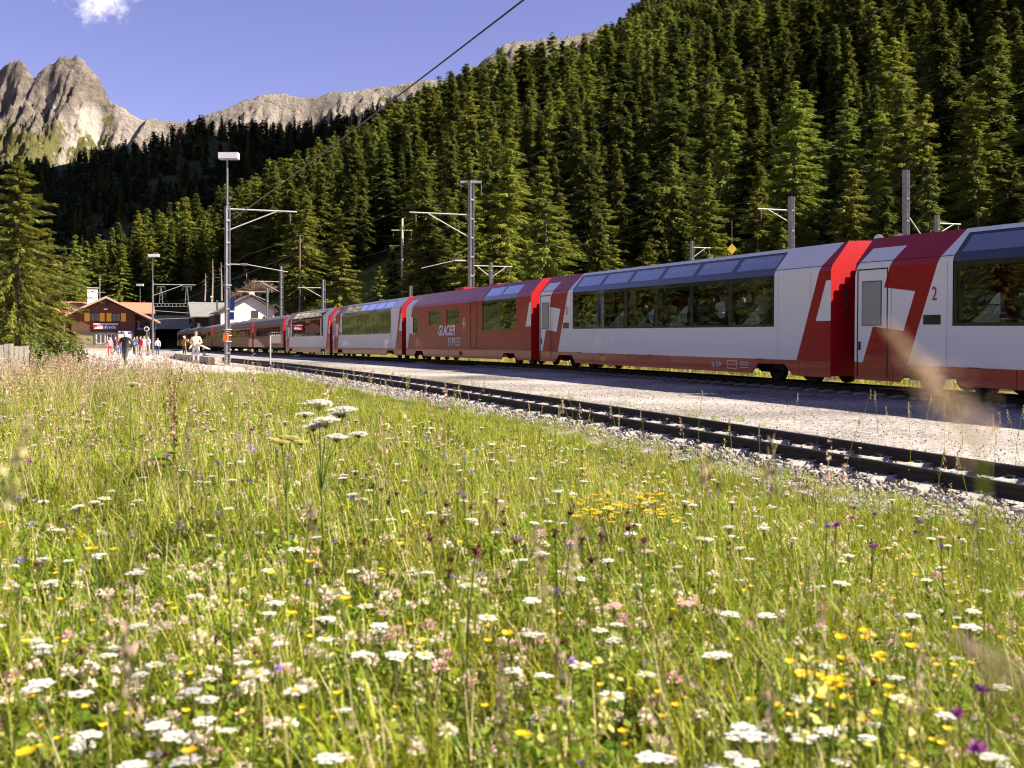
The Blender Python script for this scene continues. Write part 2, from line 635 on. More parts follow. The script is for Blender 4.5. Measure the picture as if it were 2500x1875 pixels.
# the far wooded ridge and unseen high ground added to shade it
RID = [(-900, 240), (-560, 170), (-440, 163), (-400, 172), (-360, 166), (-320, 178), (-280, 193), (-235, 197), (-190, 200), (-150, 206), (-110, 216), (-60, 226), (0, 232), (80, 228), (160, 250), (240, 560), (330, 900), (460, 1230), (620, 1380), (900, 1400)]
def ridge_h(X):
    return np.interp(X, [p[0] for p in RID], [p[1] for p in RID])
def ridge_z(X, Y):
    top = ridge_h(X) + (fbm(X * .02, Y * .02, 4, 61) - .5) * 14
    Yr = 1000 + (fbm(X * .006, X * 0, 3, 62) - .5) * 90
    d = Yr - Y
    front = np.clip(1 - np.maximum(d, 0) / (340 + 1.1 * np.maximum(top - 230, 0)), -.1, 1)
    back = np.clip(1 - np.maximum(-d, 0) / 230, 0, 1)
    return top * np.where(d > 0, front, back) - 4
o = link(bpy.data.objects.new('wooded_ridge', grid_mesh('wooded_ridge', np.arange(-900, 901, 9.0), np.arange(640, 1420, 9.0), ridge_z, M['forestfloor'])))
tag(o, kind='structure')

# rock: material shared by the bare ridge and the peaks
def rock_material():
    m, nt, b = new_mat('mountain_rock')
    n, l = nt.nodes, nt.links
    b.inputs['Roughness'].default_value = .9
    b.inputs['Specular IOR Level'].default_value = .15
    tc = n.new('ShaderNodeTexCoord')
    at_ = n.new('ShaderNodeAttribute'); at_.attribute_name = 'cover'
    sp = n.new('ShaderNodeSeparateColor')
    l.new(at_.outputs['Color'], sp.inputs[0])
    t = n.new('ShaderNodeTexNoise'); t.inputs['Scale'].default_value = .035; t.inputs['Detail'].default_value = 10; t.inputs['Roughness'].default_value = .72
    l.new(tc.outputs['Object'], t.inputs['Vector'])
    cr = n.new('ShaderNodeValToRGB')
    e = cr.color_ramp.elements
    e.new(.5)
    for i, (p, c) in enumerate([(.34, (.088, .075, .063)), (.5, (.19, .163, .135)), (.66, (.32, .275, .23))]):
        e[i].position = p; e[i].color = rgba(c)
    l.new(t.outputs['Fac'], cr.inputs['Fac'])
    m1 = n.new('ShaderNodeMix'); m1.data_type = 'RGBA'; m1.inputs[7].default_value = (.46, .41, .355, 1)
    l.new(sp.outputs[1], m1.inputs['Factor']); l.new(cr.outputs['Color'], m1.inputs[6])
    t2 = n.new('ShaderNodeTexNoise'); t2.inputs['Scale'].default_value = .09; t2.inputs['Detail'].default_value = 8
    l.new(tc.outputs['Object'], t2.inputs['Vector'])
    mx = n.new('ShaderNodeMix'); mx.data_type = 'RGBA'; mx.inputs[6].default_value = (.085, .092, .026, 1); mx.inputs[7].default_value = (.17, .155, .055, 1)
    l.new(t2.outputs['Fac'], mx.inputs['Factor'])
    g = n.new('ShaderNodeMath'); g.operation = 'MULTIPLY_ADD'; g.inputs[1].default_value = 1.6; g.inputs[2].default_value = -.5
    l.new(t2.outputs['Fac'], g.inputs[0])
    g2 = n.new('ShaderNodeMath'); g2.operation = 'ADD'; l.new(g.outputs[0], g2.inputs[0]); l.new(sp.outputs[0], g2.inputs[1])
    g3 = n.new('ShaderNodeMapRange'); g3.inputs['From Min'].default_value = .72; g3.inputs['From Max'].default_value = .95
    l.new(g2.outputs[0], g3.inputs['Value'])
    m2 = n.new('ShaderNodeMix'); m2.data_type = 'RGBA'
    l.new(g3.outputs[0], m2.inputs['Factor']); l.new(m1.outputs[2], m2.inputs[6]); l.new(mx.outputs[2], m2.inputs[7])
    l.new(m2.outputs[2], b.inputs['Base Color'])
    bp = n.new('ShaderNodeBump'); bp.inputs['Strength'].default_value = 1.0; bp.inputs['Distance'].default_value = 16
    t4 = n.new('ShaderNodeTexNoise'); t4.inputs['Scale'].default_value = .06; t4.inputs['Detail'].default_value = 10; t4.inputs['Roughness'].default_value = .7
    l.new(tc.outputs['Object'], t4.inputs['Vector'])
    l.new(t4.outputs['Fac'], bp.inputs['Height']); l.new(bp.outputs[0], b.inputs['Normal'])
    return m
M['rock'] = rock_material()


def sky_profile(pts, D):
    """skyline given as photograph pixels, as height over the camera at depth D"""
    xs = [(p[0] - 1250) / F * D for p in pts]; zs = [CZ + (840 - p[1]) / F * D for p in pts]
    return lambda X: np.interp(X, xs, zs)


def mountain(name, prof, D, x0, x1, step, reach, steep, rough, seed, gully, cover_fn, fine=.55):
    xs = np.arange(x0, x1, step); ys = np.arange(D - reach, D + reach * .25, step * 1.1)
    X, Y = np.meshgrid(xs, ys)
    top = prof(X)
    dom = (fbm(X * .006, Y * .006, 3, seed + 5) - .5) * 60
    d = D + (fbm(X * .008, X * 0, 4, seed) - .5) * 40 - Y
    # spurs and gullies run down the fall line
    g = fbm((X + dom) * gully, Y * gully * .30, 5, seed + 1, .55, ridged=True)
    front = np.maximum(d, 0)
    face = reach * .24
    drop = np.minimum(front, face) * steep + np.maximum(0, front - face) * steep * .42
    fade = sstep(0, reach * .10, front)
    slack = 1 - .55 * sstep(face, face * 1.7, front)      # scree below the faces is smoother
    Z = top - drop + np.minimum(g - .74, .04) * rough * 2.6 * fade * slack
    g2 = fbm((X + dom * .5) * gully * 3.4, Y * gully * 1.2, 5, seed + 2, .6, ridged=True)
    Z = Z + np.minimum(g2 - .70, .06) * rough * 1.0 * (.14 + .86 * fade) * slack
    Z = Z + (fbm(X * .045 + dom * .02, Y * .045, 5, seed + 3, .62, ridged=True) - .66) * rough * fine * (.14 + .86 * fade) * slack
    Z = Z + (fbm(X * .30, Y * .22, 2, seed + 4) - .5) * rough * fine * .45 * (.3 + .7 * fade) * slack
    Z = np.where(d < 0, np.minimum(Z, top * (1 - np.clip(-d / (reach * .25), 0, 1))), Z)
    V = np.stack([X, Y, Z], -1).reshape(-1, 3)
    nx, ny = len(xs), len(ys)
    a = (np.arange(ny - 1)[:, None] * nx + np.arange(nx - 1)[None, :]).ravel()
    me = np_mesh(name, V, np.stack([a, a + 1, a + nx + 1, a + nx], -1), M['rock'], False)
    gz = np.hypot(*np.gradient(Z, step))
    px = 1250 + F * X / Y; py = 840 - F * (Z - CZ) / Y
    gr, sc = cover_fn(px, py, gz, X, Y)
    att = me.color_attributes.new('cover', 'FLOAT_COLOR', 'POINT')
    colr = np.stack([gr, sc, gr * 0, gr * 0 + 1], -1).reshape(-1).astype(np.float32)
    att.data.foreach_set('color', colr)
    ob = link(bpy.data.objects.new(name, me))
    tag(ob, kind='structure')
    return ob


def cover_peak(px, py, gz, X, Y):
    n = fbm(X * .02, Y * .02, 4, 77)
    low = sstep(285, 335, py + (n - .5) * 90) * (1 - sstep(255, 320, px))
    fan = np.exp(-((px - 215 - (py - 300) * .05) / (22 + np.maximum(py - 255, 0) * .42)) ** 4) * sstep(245, 275, py)
    streak = np.exp(-((px - (118 + (py - 240) * .62)) / 6) ** 2) * sstep(200, 240, py)
    sc = np.clip(fan * .95 + streak * .9 + sstep(262, 300, px) * .5, 0, 1)
    gr = np.clip(low * .72 + np.exp(-((px - 262) / 22) ** 2 - ((py - 292) / 14) ** 2) * .9 - sc * .55 * (n > .48), 0, 1)
    return gr, sc


def cover_ridge(px, py, gz, X, Y):
    n = fbm(X * .03, Y * .03, 4, 78)
    return np.clip(sstep(.50, .75, n) * .55 * sstep(700, 950, px) , 0, 1), np.clip(.35 + (n - .5) * .6, 0, 1)


PEAK = [(-700, 330), (-400, 230), (-200, 300), (-120, 235), (-30, 190), (0, 160), (25, 144), (45, 142), (62, 155), (80, 185), (88, 190), (95, 178), (112, 160), (132, 152), (145, 138), (160, 138), (176, 142), (184, 131), (196, 136), (212, 155), (235, 182), (258, 228), (275, 248), (300, 262), (330, 280), (352, 292), (420, 300), (700, 380)]
mountain('rock_peak', sky_profile(PEAK, 2300), 2300, -1600, -480, 3.4, 620, 1.35, 72, 101, .0085, cover_peak)
ROCKRIDGE = [(-100, 560), (200, 470), (270, 400), (310, 345), (342, 302), (362, 288), (400, 292), (450, 296), (468, 290), (500, 284), (560, 262), (600, 240), (640, 226), (690, 222), (730, 234), (760, 236), (800, 224), (850, 218), (910, 211), (950, 206), (1000, 198), (1060, 193), (1110, 205), (1180, 230), (1300, 260)]
mountain('rock_ridge', sky_profile(ROCKRIDGE, 1700), 1700, -800, 60, 2.9, 420, 1.0, 26, 211, .012, cover_ridge, .95)
CRAG = [(1000, 260), (1090, 205), (1125, 172), (1160, 158), (1190, 140), (1230, 108), (1260, 98), (1300, 96), (1345, 90), (1380, 84), (1410, 78), (1440, 70), (1475, 62), (1505, 52), (1540, 50), (1640, 40), (1800, 30), (2100, 60)]
mountain('rock_crag', sky_profile(CRAG, 1250), 1250, -130, 420, 2.6, 260, 1.2, 24, 311, .02, cover_ridge, 1.0)

# ------------------------------------------------------------------ trees
M['bark'] = mat('conifer_bark', (.17, .13, .105), .9, 0, .5, 6, .6, 20, col2=(.08, .06, .05), stretch=(3, 3, .5))
M['spruce'] = leaf_mat('spruce_needles', (.072, .092, .015), (.165, .175, .036), .26, .55, .016, .34, .9)
M['larch'] = leaf_mat('larch_needles', (.16, .19, .028), (.30, .32, .06), .28, .5, .02, .25, .8)
M['pine'] = leaf_mat('ridge_shade_pine_needles', (.022, .036, .015), (.048, .064, .022), .08, .5, .02, .3, .5)  # needles darkened: the far ridge's shade is put into the colour
M['spruce_near'] = leaf_mat('near_spruce_needles', (.085, .105, .014), (.24, .23, .036), .2, .5, .01, .1, 1.6)


def conifer_mesh(name, seed, H, Rr, layers, nb, ncl, nl, leaf, mats, droop=.35, start=.06, power=.85, ragged=.35, split=False, trunk_r=None, wide=.075):
    """tapered trunk and a crown of drooping sprays built from leaf-sized blades"""
    r = np.random.default_rng(seed)
    B = []
    for k in range(layers):
        f = (k + .5) / layers
        zf = start + (1 - start) * f ** .92
        m = max(3, int(round(nb * (1.1 - .55 * f))))
        a0 = r.random() * 6.28
        lay = 1 + (r.random() - .5) * ragged
        for j in range(m):
            L = Rr * ((1 - zf) ** power * 1.0 + .035) * lay * (1 + (r.random() - .5) * ragged * 1.3) * (.72 + .28 * min(1, f * 5 + .3))
            if r.random() < .07: L *= 1.25
            if r.random() < .14: L *= .5
            el = .55 * (zf - .55) - .12 + (r.random() - .5) * .3
            B.append((zf * H + (r.random() - .5) * 2.4 * H / layers, a0 + 6.283 * j / m + (r.random() - .5) * .6, L, el))
    B = np.array(B)
    nbr = len(B)
    s = np.linspace(.16, 1.0, ncl)[None, :] + (r.random((nbr, ncl)) - .5) * .6 / ncl
    az = B[:, 1:2]; L = B[:, 2:3]; el = B[:, 3:4]
    hor = s * L * np.cos(el)
    zz = B[:, 0:1] + s * L * np.sin(el) - droop * L * (s ** 1.7) + .28 * droop * L * np.maximum(0, s - .75) * 4
    cx = np.cos(az) * hor; cyy = np.sin(az) * hor
    C = np.stack([cx, cyy, zz], -1)
    C = np.repeat(C[:, :, None, :], nl, 2)
    n = C.reshape(-1, 3).shape[0]
    azr = np.repeat(np.repeat(az[:, :, None], nl, 2), ncl, 1).reshape(-1)
    sl = np.repeat(s[:, :, None], nl, 2).reshape(-1)
    Lr = np.repeat(np.repeat(L[:, :, None], nl, 2), ncl, 1).reshape(-1)
    C = C.reshape(-1, 3) + (r.random((n, 3)) - .5) * leaf * np.array([.7, .7, .5])
    side = np.where(r.random(n) < .5, 1, -1) * (.12 + r.random(n) * .8) * (1.0 - .4 * sl)
    da = azr + side
    de = -.12 - r.random(n) * .62 + .3 * (sl > .85)
    D = np.stack([np.cos(da) * np.cos(de), np.sin(da) * np.cos(de), np.sin(de)], -1)
    ln = leaf * (.6 + .8 * r.random(n)) * (.55 + .45 * np.clip(Lr / (Rr * .5), 0, 1))
    up = np.stack([r.random(n) - .5, r.random(n) - .5, .6 + r.random(n)], -1)
    S = np.cross(D, up); S /= np.linalg.norm(S, axis=1, keepdims=True) + 1e-9
    w = ln * (wide + wide * r.random(n))
    P0 = C - D * ln[:, None] * .25
    P2 = C + D * ln[:, None] * .75
    Pm = C + D * ln[:, None] * .18 + np.array([0, 0, 1]) * (ln * .06)[:, None]
    P1 = Pm + S * w[:, None]; P3 = Pm - S * w[:, None]
    V = np.stack([P0, P1, P2, P3], 1).reshape(-1, 3)
    i = np.arange(n) * 4
    Fq = np.stack([i, i + 1, i + 2, i + 3], -1)
    # trunk
    tr = trunk_r or H * .012
    tb = MB()
    zs = [-.6, H * .25, H * .55, H * .85, H]
    wob = [(r.random(2) - .5) * .03 * H * .3 for _ in zs]
    tb.tube([(wob[q][0] * (q > 0), wob[q][1] * (q > 0), zs[q]) for q in range(5)], [tr * 1.15, tr * .85, tr * .55, tr * .22, tr * .05], 6, caps=False)
    for k in range(0, nbr, 5):            # a few bare limbs
        b = B[k]
        e = Vector((math.cos(b[1]) * b[2] * .7, math.sin(b[1]) * b[2] * .7, b[0] + b[2] * .7 * math.sin(b[3]) - droop * b[2] * .5))
        tb.tube([(0, 0, b[0]), e], [tr * .16, tr * .05], 3, caps=False)
    if split:
        return tb.mesh(name + '_trunk', mats[0]), np_mesh(name + '_crown', V, Fq, mats[1])
    tv = np.array(tb.v); nq = len(tv)
    V2 = np.concatenate([tv, V]); F2 = np.concatenate([np.array(tb.f), Fq + nq])
    return np_mesh(name, V2, F2, [mats[0], mats[1]], False, np.concatenate([np.zeros(len(tb.f)), np.ones(len(Fq))]))


def scatter(name, pts, rots, scl, vid, variants, kind='stuff'):
    """one object that instances the variant meshes on its points (for what nobody could count)"""
    coll = bpy.data.collections.new(name + '_kinds')
    for i, me in enumerate(variants):
        coll.objects.link(bpy.data.objects.new('%s_%03d' % (name, i), me))
    me = bpy.data.meshes.new(name)
    N = len(pts)
    me.vertices.add(N); me.vertices.foreach_set('co', np.ascontiguousarray(pts, dtype=np.float32).ravel())
    for an, ty, dat in (('rot', 'FLOAT_VECTOR', rots), ('scl', 'FLOAT_VECTOR', scl), ('vid', 'INT', vid)):
        a = me.attributes.new(an, ty, 'POINT')
        a.data.foreach_set('vector' if ty == 'FLOAT_VECTOR' else 'value', np.ascontiguousarray(dat, dtype=np.int32 if ty == 'INT' else np.float32).ravel())
    ng = bpy.data.node_groups.new(name + '_nodes', 'GeometryNodeTree')
    ng.interface.new_socket('Geometry', in_out='INPUT', socket_type='NodeSocketGeometry')
    ng.interface.new_socket('Geometry', in_out='OUTPUT', socket_type='NodeSocketGeometry')
    n, l = ng.nodes, ng.links
    gi = n.new('NodeGroupInput'); go = n.new('NodeGroupOutput')
    ip = n.new('GeometryNodeInstanceOnPoints')
    ci = n.new('GeometryNodeCollectionInfo')
    ci.inputs['Collection'].default_value = coll
    ci.inputs['Separate Children'].default_value = True
    ci.inputs['Reset Children'].default_value = True
    ip.inputs['Pick Instance'].default_value = True
    l.new(gi.outputs[0], ip.inputs['Points']); l.new(ci.outputs[0], ip.inputs['Instance'])
    for an, ty, so in (('rot', 'FLOAT_VECTOR', 'Rotation'), ('scl', 'FLOAT_VECTOR', 'Scale'), ('vid', 'INT', 'Instance Index')):
        at_ = n.new('GeometryNodeInputNamedAttribute'); at_.data_type = ty
        at_.inputs['Name'].default_value = an
        l.new(at_.outputs['Attribute'], ip.inputs[so])
    l.new(ip.outputs[0], go.inputs[0])
    ob = link(bpy.data.objects.new(name, me))
    md = ob.modifiers.new('scatter', 'NODES'); md.node_group = ng
    tag(ob, kind=kind)
    return ob


SPR = [conifer_mesh('spruce_kind', 300 + k, 15.0, [2.35, 2.0, 2.7, 1.9, 2.4][k], [30, 34, 28, 36, 32][k], 9, 9, 6, .56, (M['bark'], M['spruce']), [.38, .3, .45, .34, .4][k], [.04, .10, .05, .16, .03][k], [.95, .85, 1.05, .8, .95][k], [.6, .7, .55, .8, .65][k], True) for k in range(5)]
LAR = [conifer_mesh('larch_kind', 400 + k, 15.0, [2.8, 2.5, 3.1][k], 30, 8, 9, 7, .42, (M['bark'], M['larch']), .22, [.08, .14, .04][k], [.75, .7, .85][k], .55, True) for k in range(3)]
SPRF = [conifer_mesh('spruce_far', 500 + k, 15.0, [2.3, 2.0, 2.6, 2.2][k], 24, 7, 5, 4, .95, (M['bark'], M['spruce']), .38, .04, [.95, .85, 1.05, .85][k], .65, wide=.10) for k in range(4)]
LARF = [conifer_mesh('larch_far', 520 + k, 15.0, [2.6, 2.3][k], 22, 7, 5, 4, .8, (M['bark'], M['larch']), .25, .06, .85, .6, wide=.10) for k in range(2)]
PIN = [conifer_mesh('pine_far', 540 + k, 13.0, [2.6, 3.0, 2.3][k], 15, 6, 3, 2, 1.9, (M['bark'], M['pine']), .2, .05, [.55, .45, .6][k], .6, wide=.17) for k in range(3)]


def in_clearing(X, Y):
    a = X / Y
    c, t = to_ct(X, Y)
    return (c > 1) & (c < 36) & (Y < 272) | (a > -.258) & (a < -.092) & (Y < 208 + 40 * (fbm(a * 40, a * 0, 3, 4) - .5)) | ((a > -.300) & (a < -.200) & (Y < 188))


# candidate places on the slope, jittered grid
sp = 5.4
gx, gy = np.meshgrid(np.arange(-420, 420, sp), np.arange(70, 800, sp))
X = (gx + (rng.random(gx.shape) - .5) * sp * .95).ravel(); Y = (gy + (rng.random(gx.shape) - .5) * sp * .95).ravel()
h = hill_h(X, Y)
ok = (h > -1.5) & (np.hypot(X, Y) < crest_r(X / Y) + 25) & ~in_clearing(X, Y) & (np.abs(X / Y) < .62)
ok &= rng.random(len(X)) < np.where(fbm(X * .03, Y * .03, 3, 91) > .36, .95, .55)
X, Y, h = X[ok], Y[ok], h[ok]
Z = slope_ground(X, Y) - .3
big = fbm(X * .022, Y * .022, 3, 92)
edge = 1 - sstep(0, 14, h)
Hh = (9 + 15 * rng.random(len(X)) ** .8 + 12 * (big - .5)) * (1 - .45 * edge * rng.random(len(X)))
Hh = np.clip(Hh, 5.5, 26)
islarch = rng.random(len(X)) < np.clip(.20 + 1.3 * (fbm(X * .035, Y * .035, 3, 93) - .47) + .45 * edge, .08, .8)
wid = .85 + .65 * rng.random(len(X)) ** 1.4
# how much of each one the photograph shows: in frame, and its top clear of what stands before it
pxl = 1250 + F * X / Y
pyt = 840 - F * (Z + Hh - CZ) / Y
pyb = 840 - F * (Z - CZ) / Y
order = np.argsort(Y)
colmin = np.full(260, 760.0)
vis = np.zeros(len(X))
for i in order:
    b = int(pxl[i] // 10)
    if b < -1 or b > 251: continue
    bb = slice(max(0, b - 1), min(260, b + 2))
    cur = colmin[bb].mean()
    top = max(pyt[i], 0)
    vis[i] = max(0, min(cur, pyb[i]) - top) * F / Y[i]
    colmin[bb] = np.minimum(colmin[bb], cur * .5 + min(cur, pyt[i] + 25) * .5)
inframe = (pxl > -20) & (pxl < 2520) & (pyt < 800)
rank_s = [i for i in np.argsort(-vis) if inframe[i] and not islarch[i]][:290]
rank_l = [i for i in np.argsort(-vis) if inframe[i] and islarch[i]][:140]


def tree_proto(name, meshes, label, group):
    e = bpy.data.objects.new(name, None)
    tag(e, label, 'tree', group)
    tr = bpy.data.objects.new('trunk', meshes[0]); cr = bpy.data.objects.new('crown', meshes[1])
    return e, tr, cr


P_S = [tree_proto('spruce_tree', m, 'dark green spruce standing in the forest on the slope', 'spruces of the hillside forest') for m in SPR]
P_L = [tree_proto('larch_tree', m, 'light yellow-green larch standing among the dark spruces on the slope', 'larches of the hillside forest') for m in LAR]


def put_tree(proto, loc, s, w, rz):
    e = proto[0].copy(); COL.objects.link(e)
    e.location = loc; e.rotation_euler = (.05 * math.sin(rz * 7), .05 * math.cos(rz * 5), rz); e.scale = (s * w, s * w, s)
    for ch in proto[1:]:
        c = ch.copy(); COL.objects.link(c); c.parent = e
    return e


used = set()
for i in rank_s:
    put_tree(P_S[i % 5], (X[i], Y[i], Z[i]), Hh[i] / 15, wid[i], (i * 2.4) % 6.28); used.add(i)
for i in rank_l:
    put_tree(P_L[i % 3], (X[i], Y[i], Z[i]), Hh[i] / 15, wid[i], (i * 2.4) % 6.28); used.add(i)
rest = np.array([i for i in range(len(X)) if i not in used])
pts = np.stack([X[rest], Y[rest], Z[rest]], -1)
rot = np.zeros((len(rest), 3)); rot[:, 2] = rng.random(len(rest)) * 6.28
sc = np.stack([Hh[rest] / 15 * wid[rest], Hh[rest] / 15 * wid[rest], Hh[rest] / 15], -1)
vid = np.where(islarch[rest], 4 + rng.integers(0, 2, len(rest)), rng.integers(0, 4, len(rest)))
scatter('forest', pts, rot, sc, vid, SPRF + LARF)

# the wood on the far ridge, pines coloured dark for the ridge's shade, and spruces
sp = 6.8
gx, gy = np.meshgrid(np.arange(-640, 200, sp), np.arange(640, 1060, sp))
X2 = (gx + (rng.random(gx.shape) - .5) * sp).ravel(); Y2 = (gy + (rng.random(gx.shape) - .5) * sp).ravel()
p2x = 1250 + F * X2 / Y2; Z2 = ridge_z(X2, Y2); p2y = 840 - F * (Z2 - CZ) / Y2
glade = np.exp(-((p2x - 520) / 60) ** 2 - ((p2y - 362) / 20) ** 2) > .45
glade |= (np.exp(-((p2x - 150) / 45) ** 2 - ((p2y - 412) / 30) ** 2) > .5)
ok = (p2x > -60) & (p2x < 1200) & ~glade & (rng.random(len(X2)) < np.where(fbm(X2 * .02, Y2 * .02, 3, 95) > .42, .95, .4))
X2, Y2, Z2 = X2[ok], Y2[ok], Z2[ok]
n2 = len(X2)
s2 = .75 + .55 * rng.random(n2)
rot = np.zeros((n2, 3)); rot[:, 2] = rng.random(n2) * 6.28
v2 = np.where(rng.random(n2) < .65, rng.integers(0, 3, n2), 3 + rng.integers(0, 2, n2))
scatter('far_woods', np.stack([X2, Y2, Z2 - .5], -1), rot, np.stack([s2, s2, s2], -1), v2, PIN + SPRF[:2])

# wood beyond the frame on the other side of the valley (seen in the train's paint)
n3 = 1500
X3 = -70 - rng.random(n3) * 190; Y3 = 20 + rng.random(n3) * 190
k3 = X3 / Y3 < -.62
X3, Y3 = X3[k3], Y3[k3]
def left_z(X, Y):
    r = np.maximum(0, -X - 75)
    return -1.5 + .34 * r * sstep(0, 40, r) + (fbm(X * .03, Y * .03, 3, 14) - .5) * 4 * sstep(0, 40, r)
o = link(bpy.data.objects.new('valley_side', grid_mesh('valley_side', np.arange(-420, -69, 7.0), np.arange(-160, 330, 7.0), left_z, M['forestfloor'])))
tag(o, kind='structure')
rot = np.zeros((len(X3), 3)); rot[:, 2] = rng.random(len(X3)) * 6.28
s3 = .6 + .6 * rng.random(len(X3))
scatter('valley_woods', np.stack([X3, Y3, left_z(X3, Y3) - .4], -1), rot, np.stack([s3, s3, s3], -1), rng.integers(0, 6, len(X3)), SPRF + LARF)

# the near spruce beside the forecourt, and its neighbour cut by the frame
def near_spruce(name, seed, xp, D, ytop, Rr, label, start=.0):
    b = Vector((atx(xp, D), D, float(ground_z(atx(xp, D), D)) - .1))
    H = CZ + (840 - ytop) / F * D - b.z
    tr, cr = conifer_mesh(name, seed, H, Rr, 46, 11, 13, 8, .23, (M['bark'], M['spruce_near']), .16, start, .85, 1.05, True, .16, .06)
    e = empty(name, b, seed)
    tag(e, label, 'tree')
    link(bpy.data.objects.new('trunk', tr), e); link(bpy.data.objects.new('crown', cr), e)
    return e


near_spruce('spruce_tree', 901, 45, 48, 388, 2.9, 'tall sunlit spruce with drooping branches, beside the grey plank fence')
near_spruce('spruce_tree', 902, -75, 50, 395, 2.4, 'spruce cut off by the edge, branches reaching in beside the plank fence')
near_spruce('spruce_tree', 903, 112, 62, 560, 2.4, 'smaller bushy spruce between the tall spruce and the station')
def lone_tree(proto, xp, D, ytop, w, label):
    x = atx(xp, D); z = float(slope_ground(x, D)) - .3
    e = put_tree(proto, (x, D, z), (CZ + (840 - ytop) / F * D - z) / 15, w, xp)
    tag(e, label)
lone_tree(P_L[0], 825, 150, 598, 1.5, 'bright young conifer at the edge of the grass slope behind the train')
lone_tree(P_L[1], 925, 140, 655, 1.2, 'slim pale young conifer rising just behind the train roof')
lone_tree(P_S[2], 970, 148, 604, 1.2, 'dark spruce standing in front of the foot of the pale concrete pylon')
lone_tree(P_L[2], 1010, 146, 628, 1.3, 'yellow-green conifer right of the pale concrete pylon')

# hillside details: brush heap, dead trunks
def heap():
    r = np.random.default_rng(5)
    mb = MB()
    for k in range(420):
        u = r.random()
        D = 178 + 8 * r.random()
        x = 574 + 86 * u; y = 728 - 26 * u - 20 * math.sin(3.1 * u) * r.random()
        a = at(x, y, D); 
        dv = Vector((r.random() - .5, (r.random() - .5) * .5, (r.random() - .4) * .5)).normalized() * (1.0 + 2.2 * r.random())
        mb.tube([a - dv * .5, a + dv * .5], [.05, .02], 3, caps=False)
    o = mb.build('brush_heap', mat('dead_branches', (.20, .13, .08), .9, 0, .4, 3, col2=(.11, .07, .045)))
    tag(o, 'brown heap of felled branches on the slope above the white house', 'brush heap', kind='stuff')
heap()
M['dead'] = mat('dead_trunk', (.36, .28, .22), .9, 0, .4, 3)
for k, (x, y0, y1, D) in enumerate(((518, 735, 632, 190), (541, 735, 640, 192), (500, 735, 668, 193), (602, 700, 655, 200), (1298, 660, 520, 170))):
    mb = MB(); r = random.Random(k)
    a = at(x, y0, D); b = at(x + r.uniform(-2, 2), y1, D)
    mb.tube([a, a.lerp(b, .5) + Vector((.05, 0, 0)), b], [.17, .12, .04], 6)
    for q in range(14):
        p = a.lerp(b, .35 + .6 * q / 14); dv = Vector((r.uniform(-1, 1), r.uniform(-1, 1), r.uniform(-.3, .1))) * .7
        mb.tube([p, p + dv], [.03, .01], 3, caps=False)
    o = mb.build('dead_trunk', M['dead'])
    tag(o, 'bare grey dead conifer trunk standing at the forest edge', 'tree', 'bare trunks at the forest edge')


def shrub(xp, D, hgt, wid, label, seed):
    r = np.random.default_rng(seed); x = atx(xp, D); z = float(ground_z(x, D))
    e = empty('shrub', (x, D, z)); tag(e, label, 'shrub')
    mb = MB()
    for k in range(9):
        a = k * .7; mb.tube([(0, 0, -.05), (math.cos(a) * wid * .25, math.sin(a) * wid * .25, hgt * .45), (math.cos(a) * wid * .5, math.sin(a) * wid * .5, hgt * (.6 + .4 * r.random()))], [.02, .013, .005], 5, caps=False)
    mb.build('branches', M['bark'], e)
    n = 2600; v = r.normal(size=(n, 3)); v /= np.linalg.norm(v, axis=1, keepdims=True); rad = r.random(n) ** .45
    lump = .75 + .5 * vnoise(v[:, 0] * 2.2 + 9, v[:, 1] * 2.2 + v[:, 2] * 2 + 9, seed)
    C = v * (rad * lump)[:, None] * np.array([wid, wid * .8, hgt * .55]) + np.array([0, 0, hgt * .52])
    C = C[C[:, 2] > .02]; n = len(C)
    a = r.random(n) * 6.283; el = (r.random(n) - .4) * 1.4
    D_ = np.stack([np.cos(a) * np.cos(el), np.sin(a) * np.cos(el), np.sin(el)], -1); S = np.cross(D_, r.normal(size=(n, 3))); S /= np.linalg.norm(S, axis=1, keepdims=True)
    L = (.09 + .08 * r.random(n))[:, None]
    V = np.stack([C, C + D_ * L * .5 + S * L * .3, C + D_ * L, C + D_ * L * .5 - S * L * .3], 1).reshape(-1, 3); i = np.arange(n) * 4
    link(bpy.data.objects.new('foliage', np_mesh('foliage', V, np.stack([i, i + 1, i + 2, i + 3], -1), M['shrubleaf'])), e)
M['shrubleaf'] = leaf_mat('shrub_leaves', (.06, .10, .014), (.15, .18, .03), .3, .5, .03, .25, 2)
shrub(120, 44, 1.5, 1.0, 'leafy green shrub at the foot of the tall spruce', 1)
shrub(165, 46, 1.0, .8, 'low shrub between the tall spruce and the station forecourt', 2)
shrub(82, 42, 1.1, .8, 'low shrub right of the plank fence', 3)

# ------------------------------------------------------------------ tracks
RAILP = [(-.062, -.14), (.062, -.14), (.062, -.128), (.012, -.112), (.012, -.04), (.034, -.03), (.034, 0), (-.034, 0), (-.034, -.03), (-.012, -.04), (-.012, -.112), (-.062, -.128)]


def rail_mesh(name, cfun, off, ts):
    V = []; Fc = []; mi = []
    n = len(RAILP)
    for t in ts:
        c = float(cfun(t)) + off
        z = float(rail_z(t))
        for (u, v) in RAILP:
            x, y = ct(c + u, t)
            V.append((x, y, z + v))
    for k in range(len(ts) - 1):
        for j in range(n):
            j2 = (j + 1) % n
            Fc.append((k * n + j, k * n + j2, (k + 1) * n + j2, (k + 1) * n + j)); mi.append(1 if j == 6 else 0)
    return np_mesh(name, np.array(V), np.array(Fc), [M['rail_side'], M['rail_top']], False, mi)


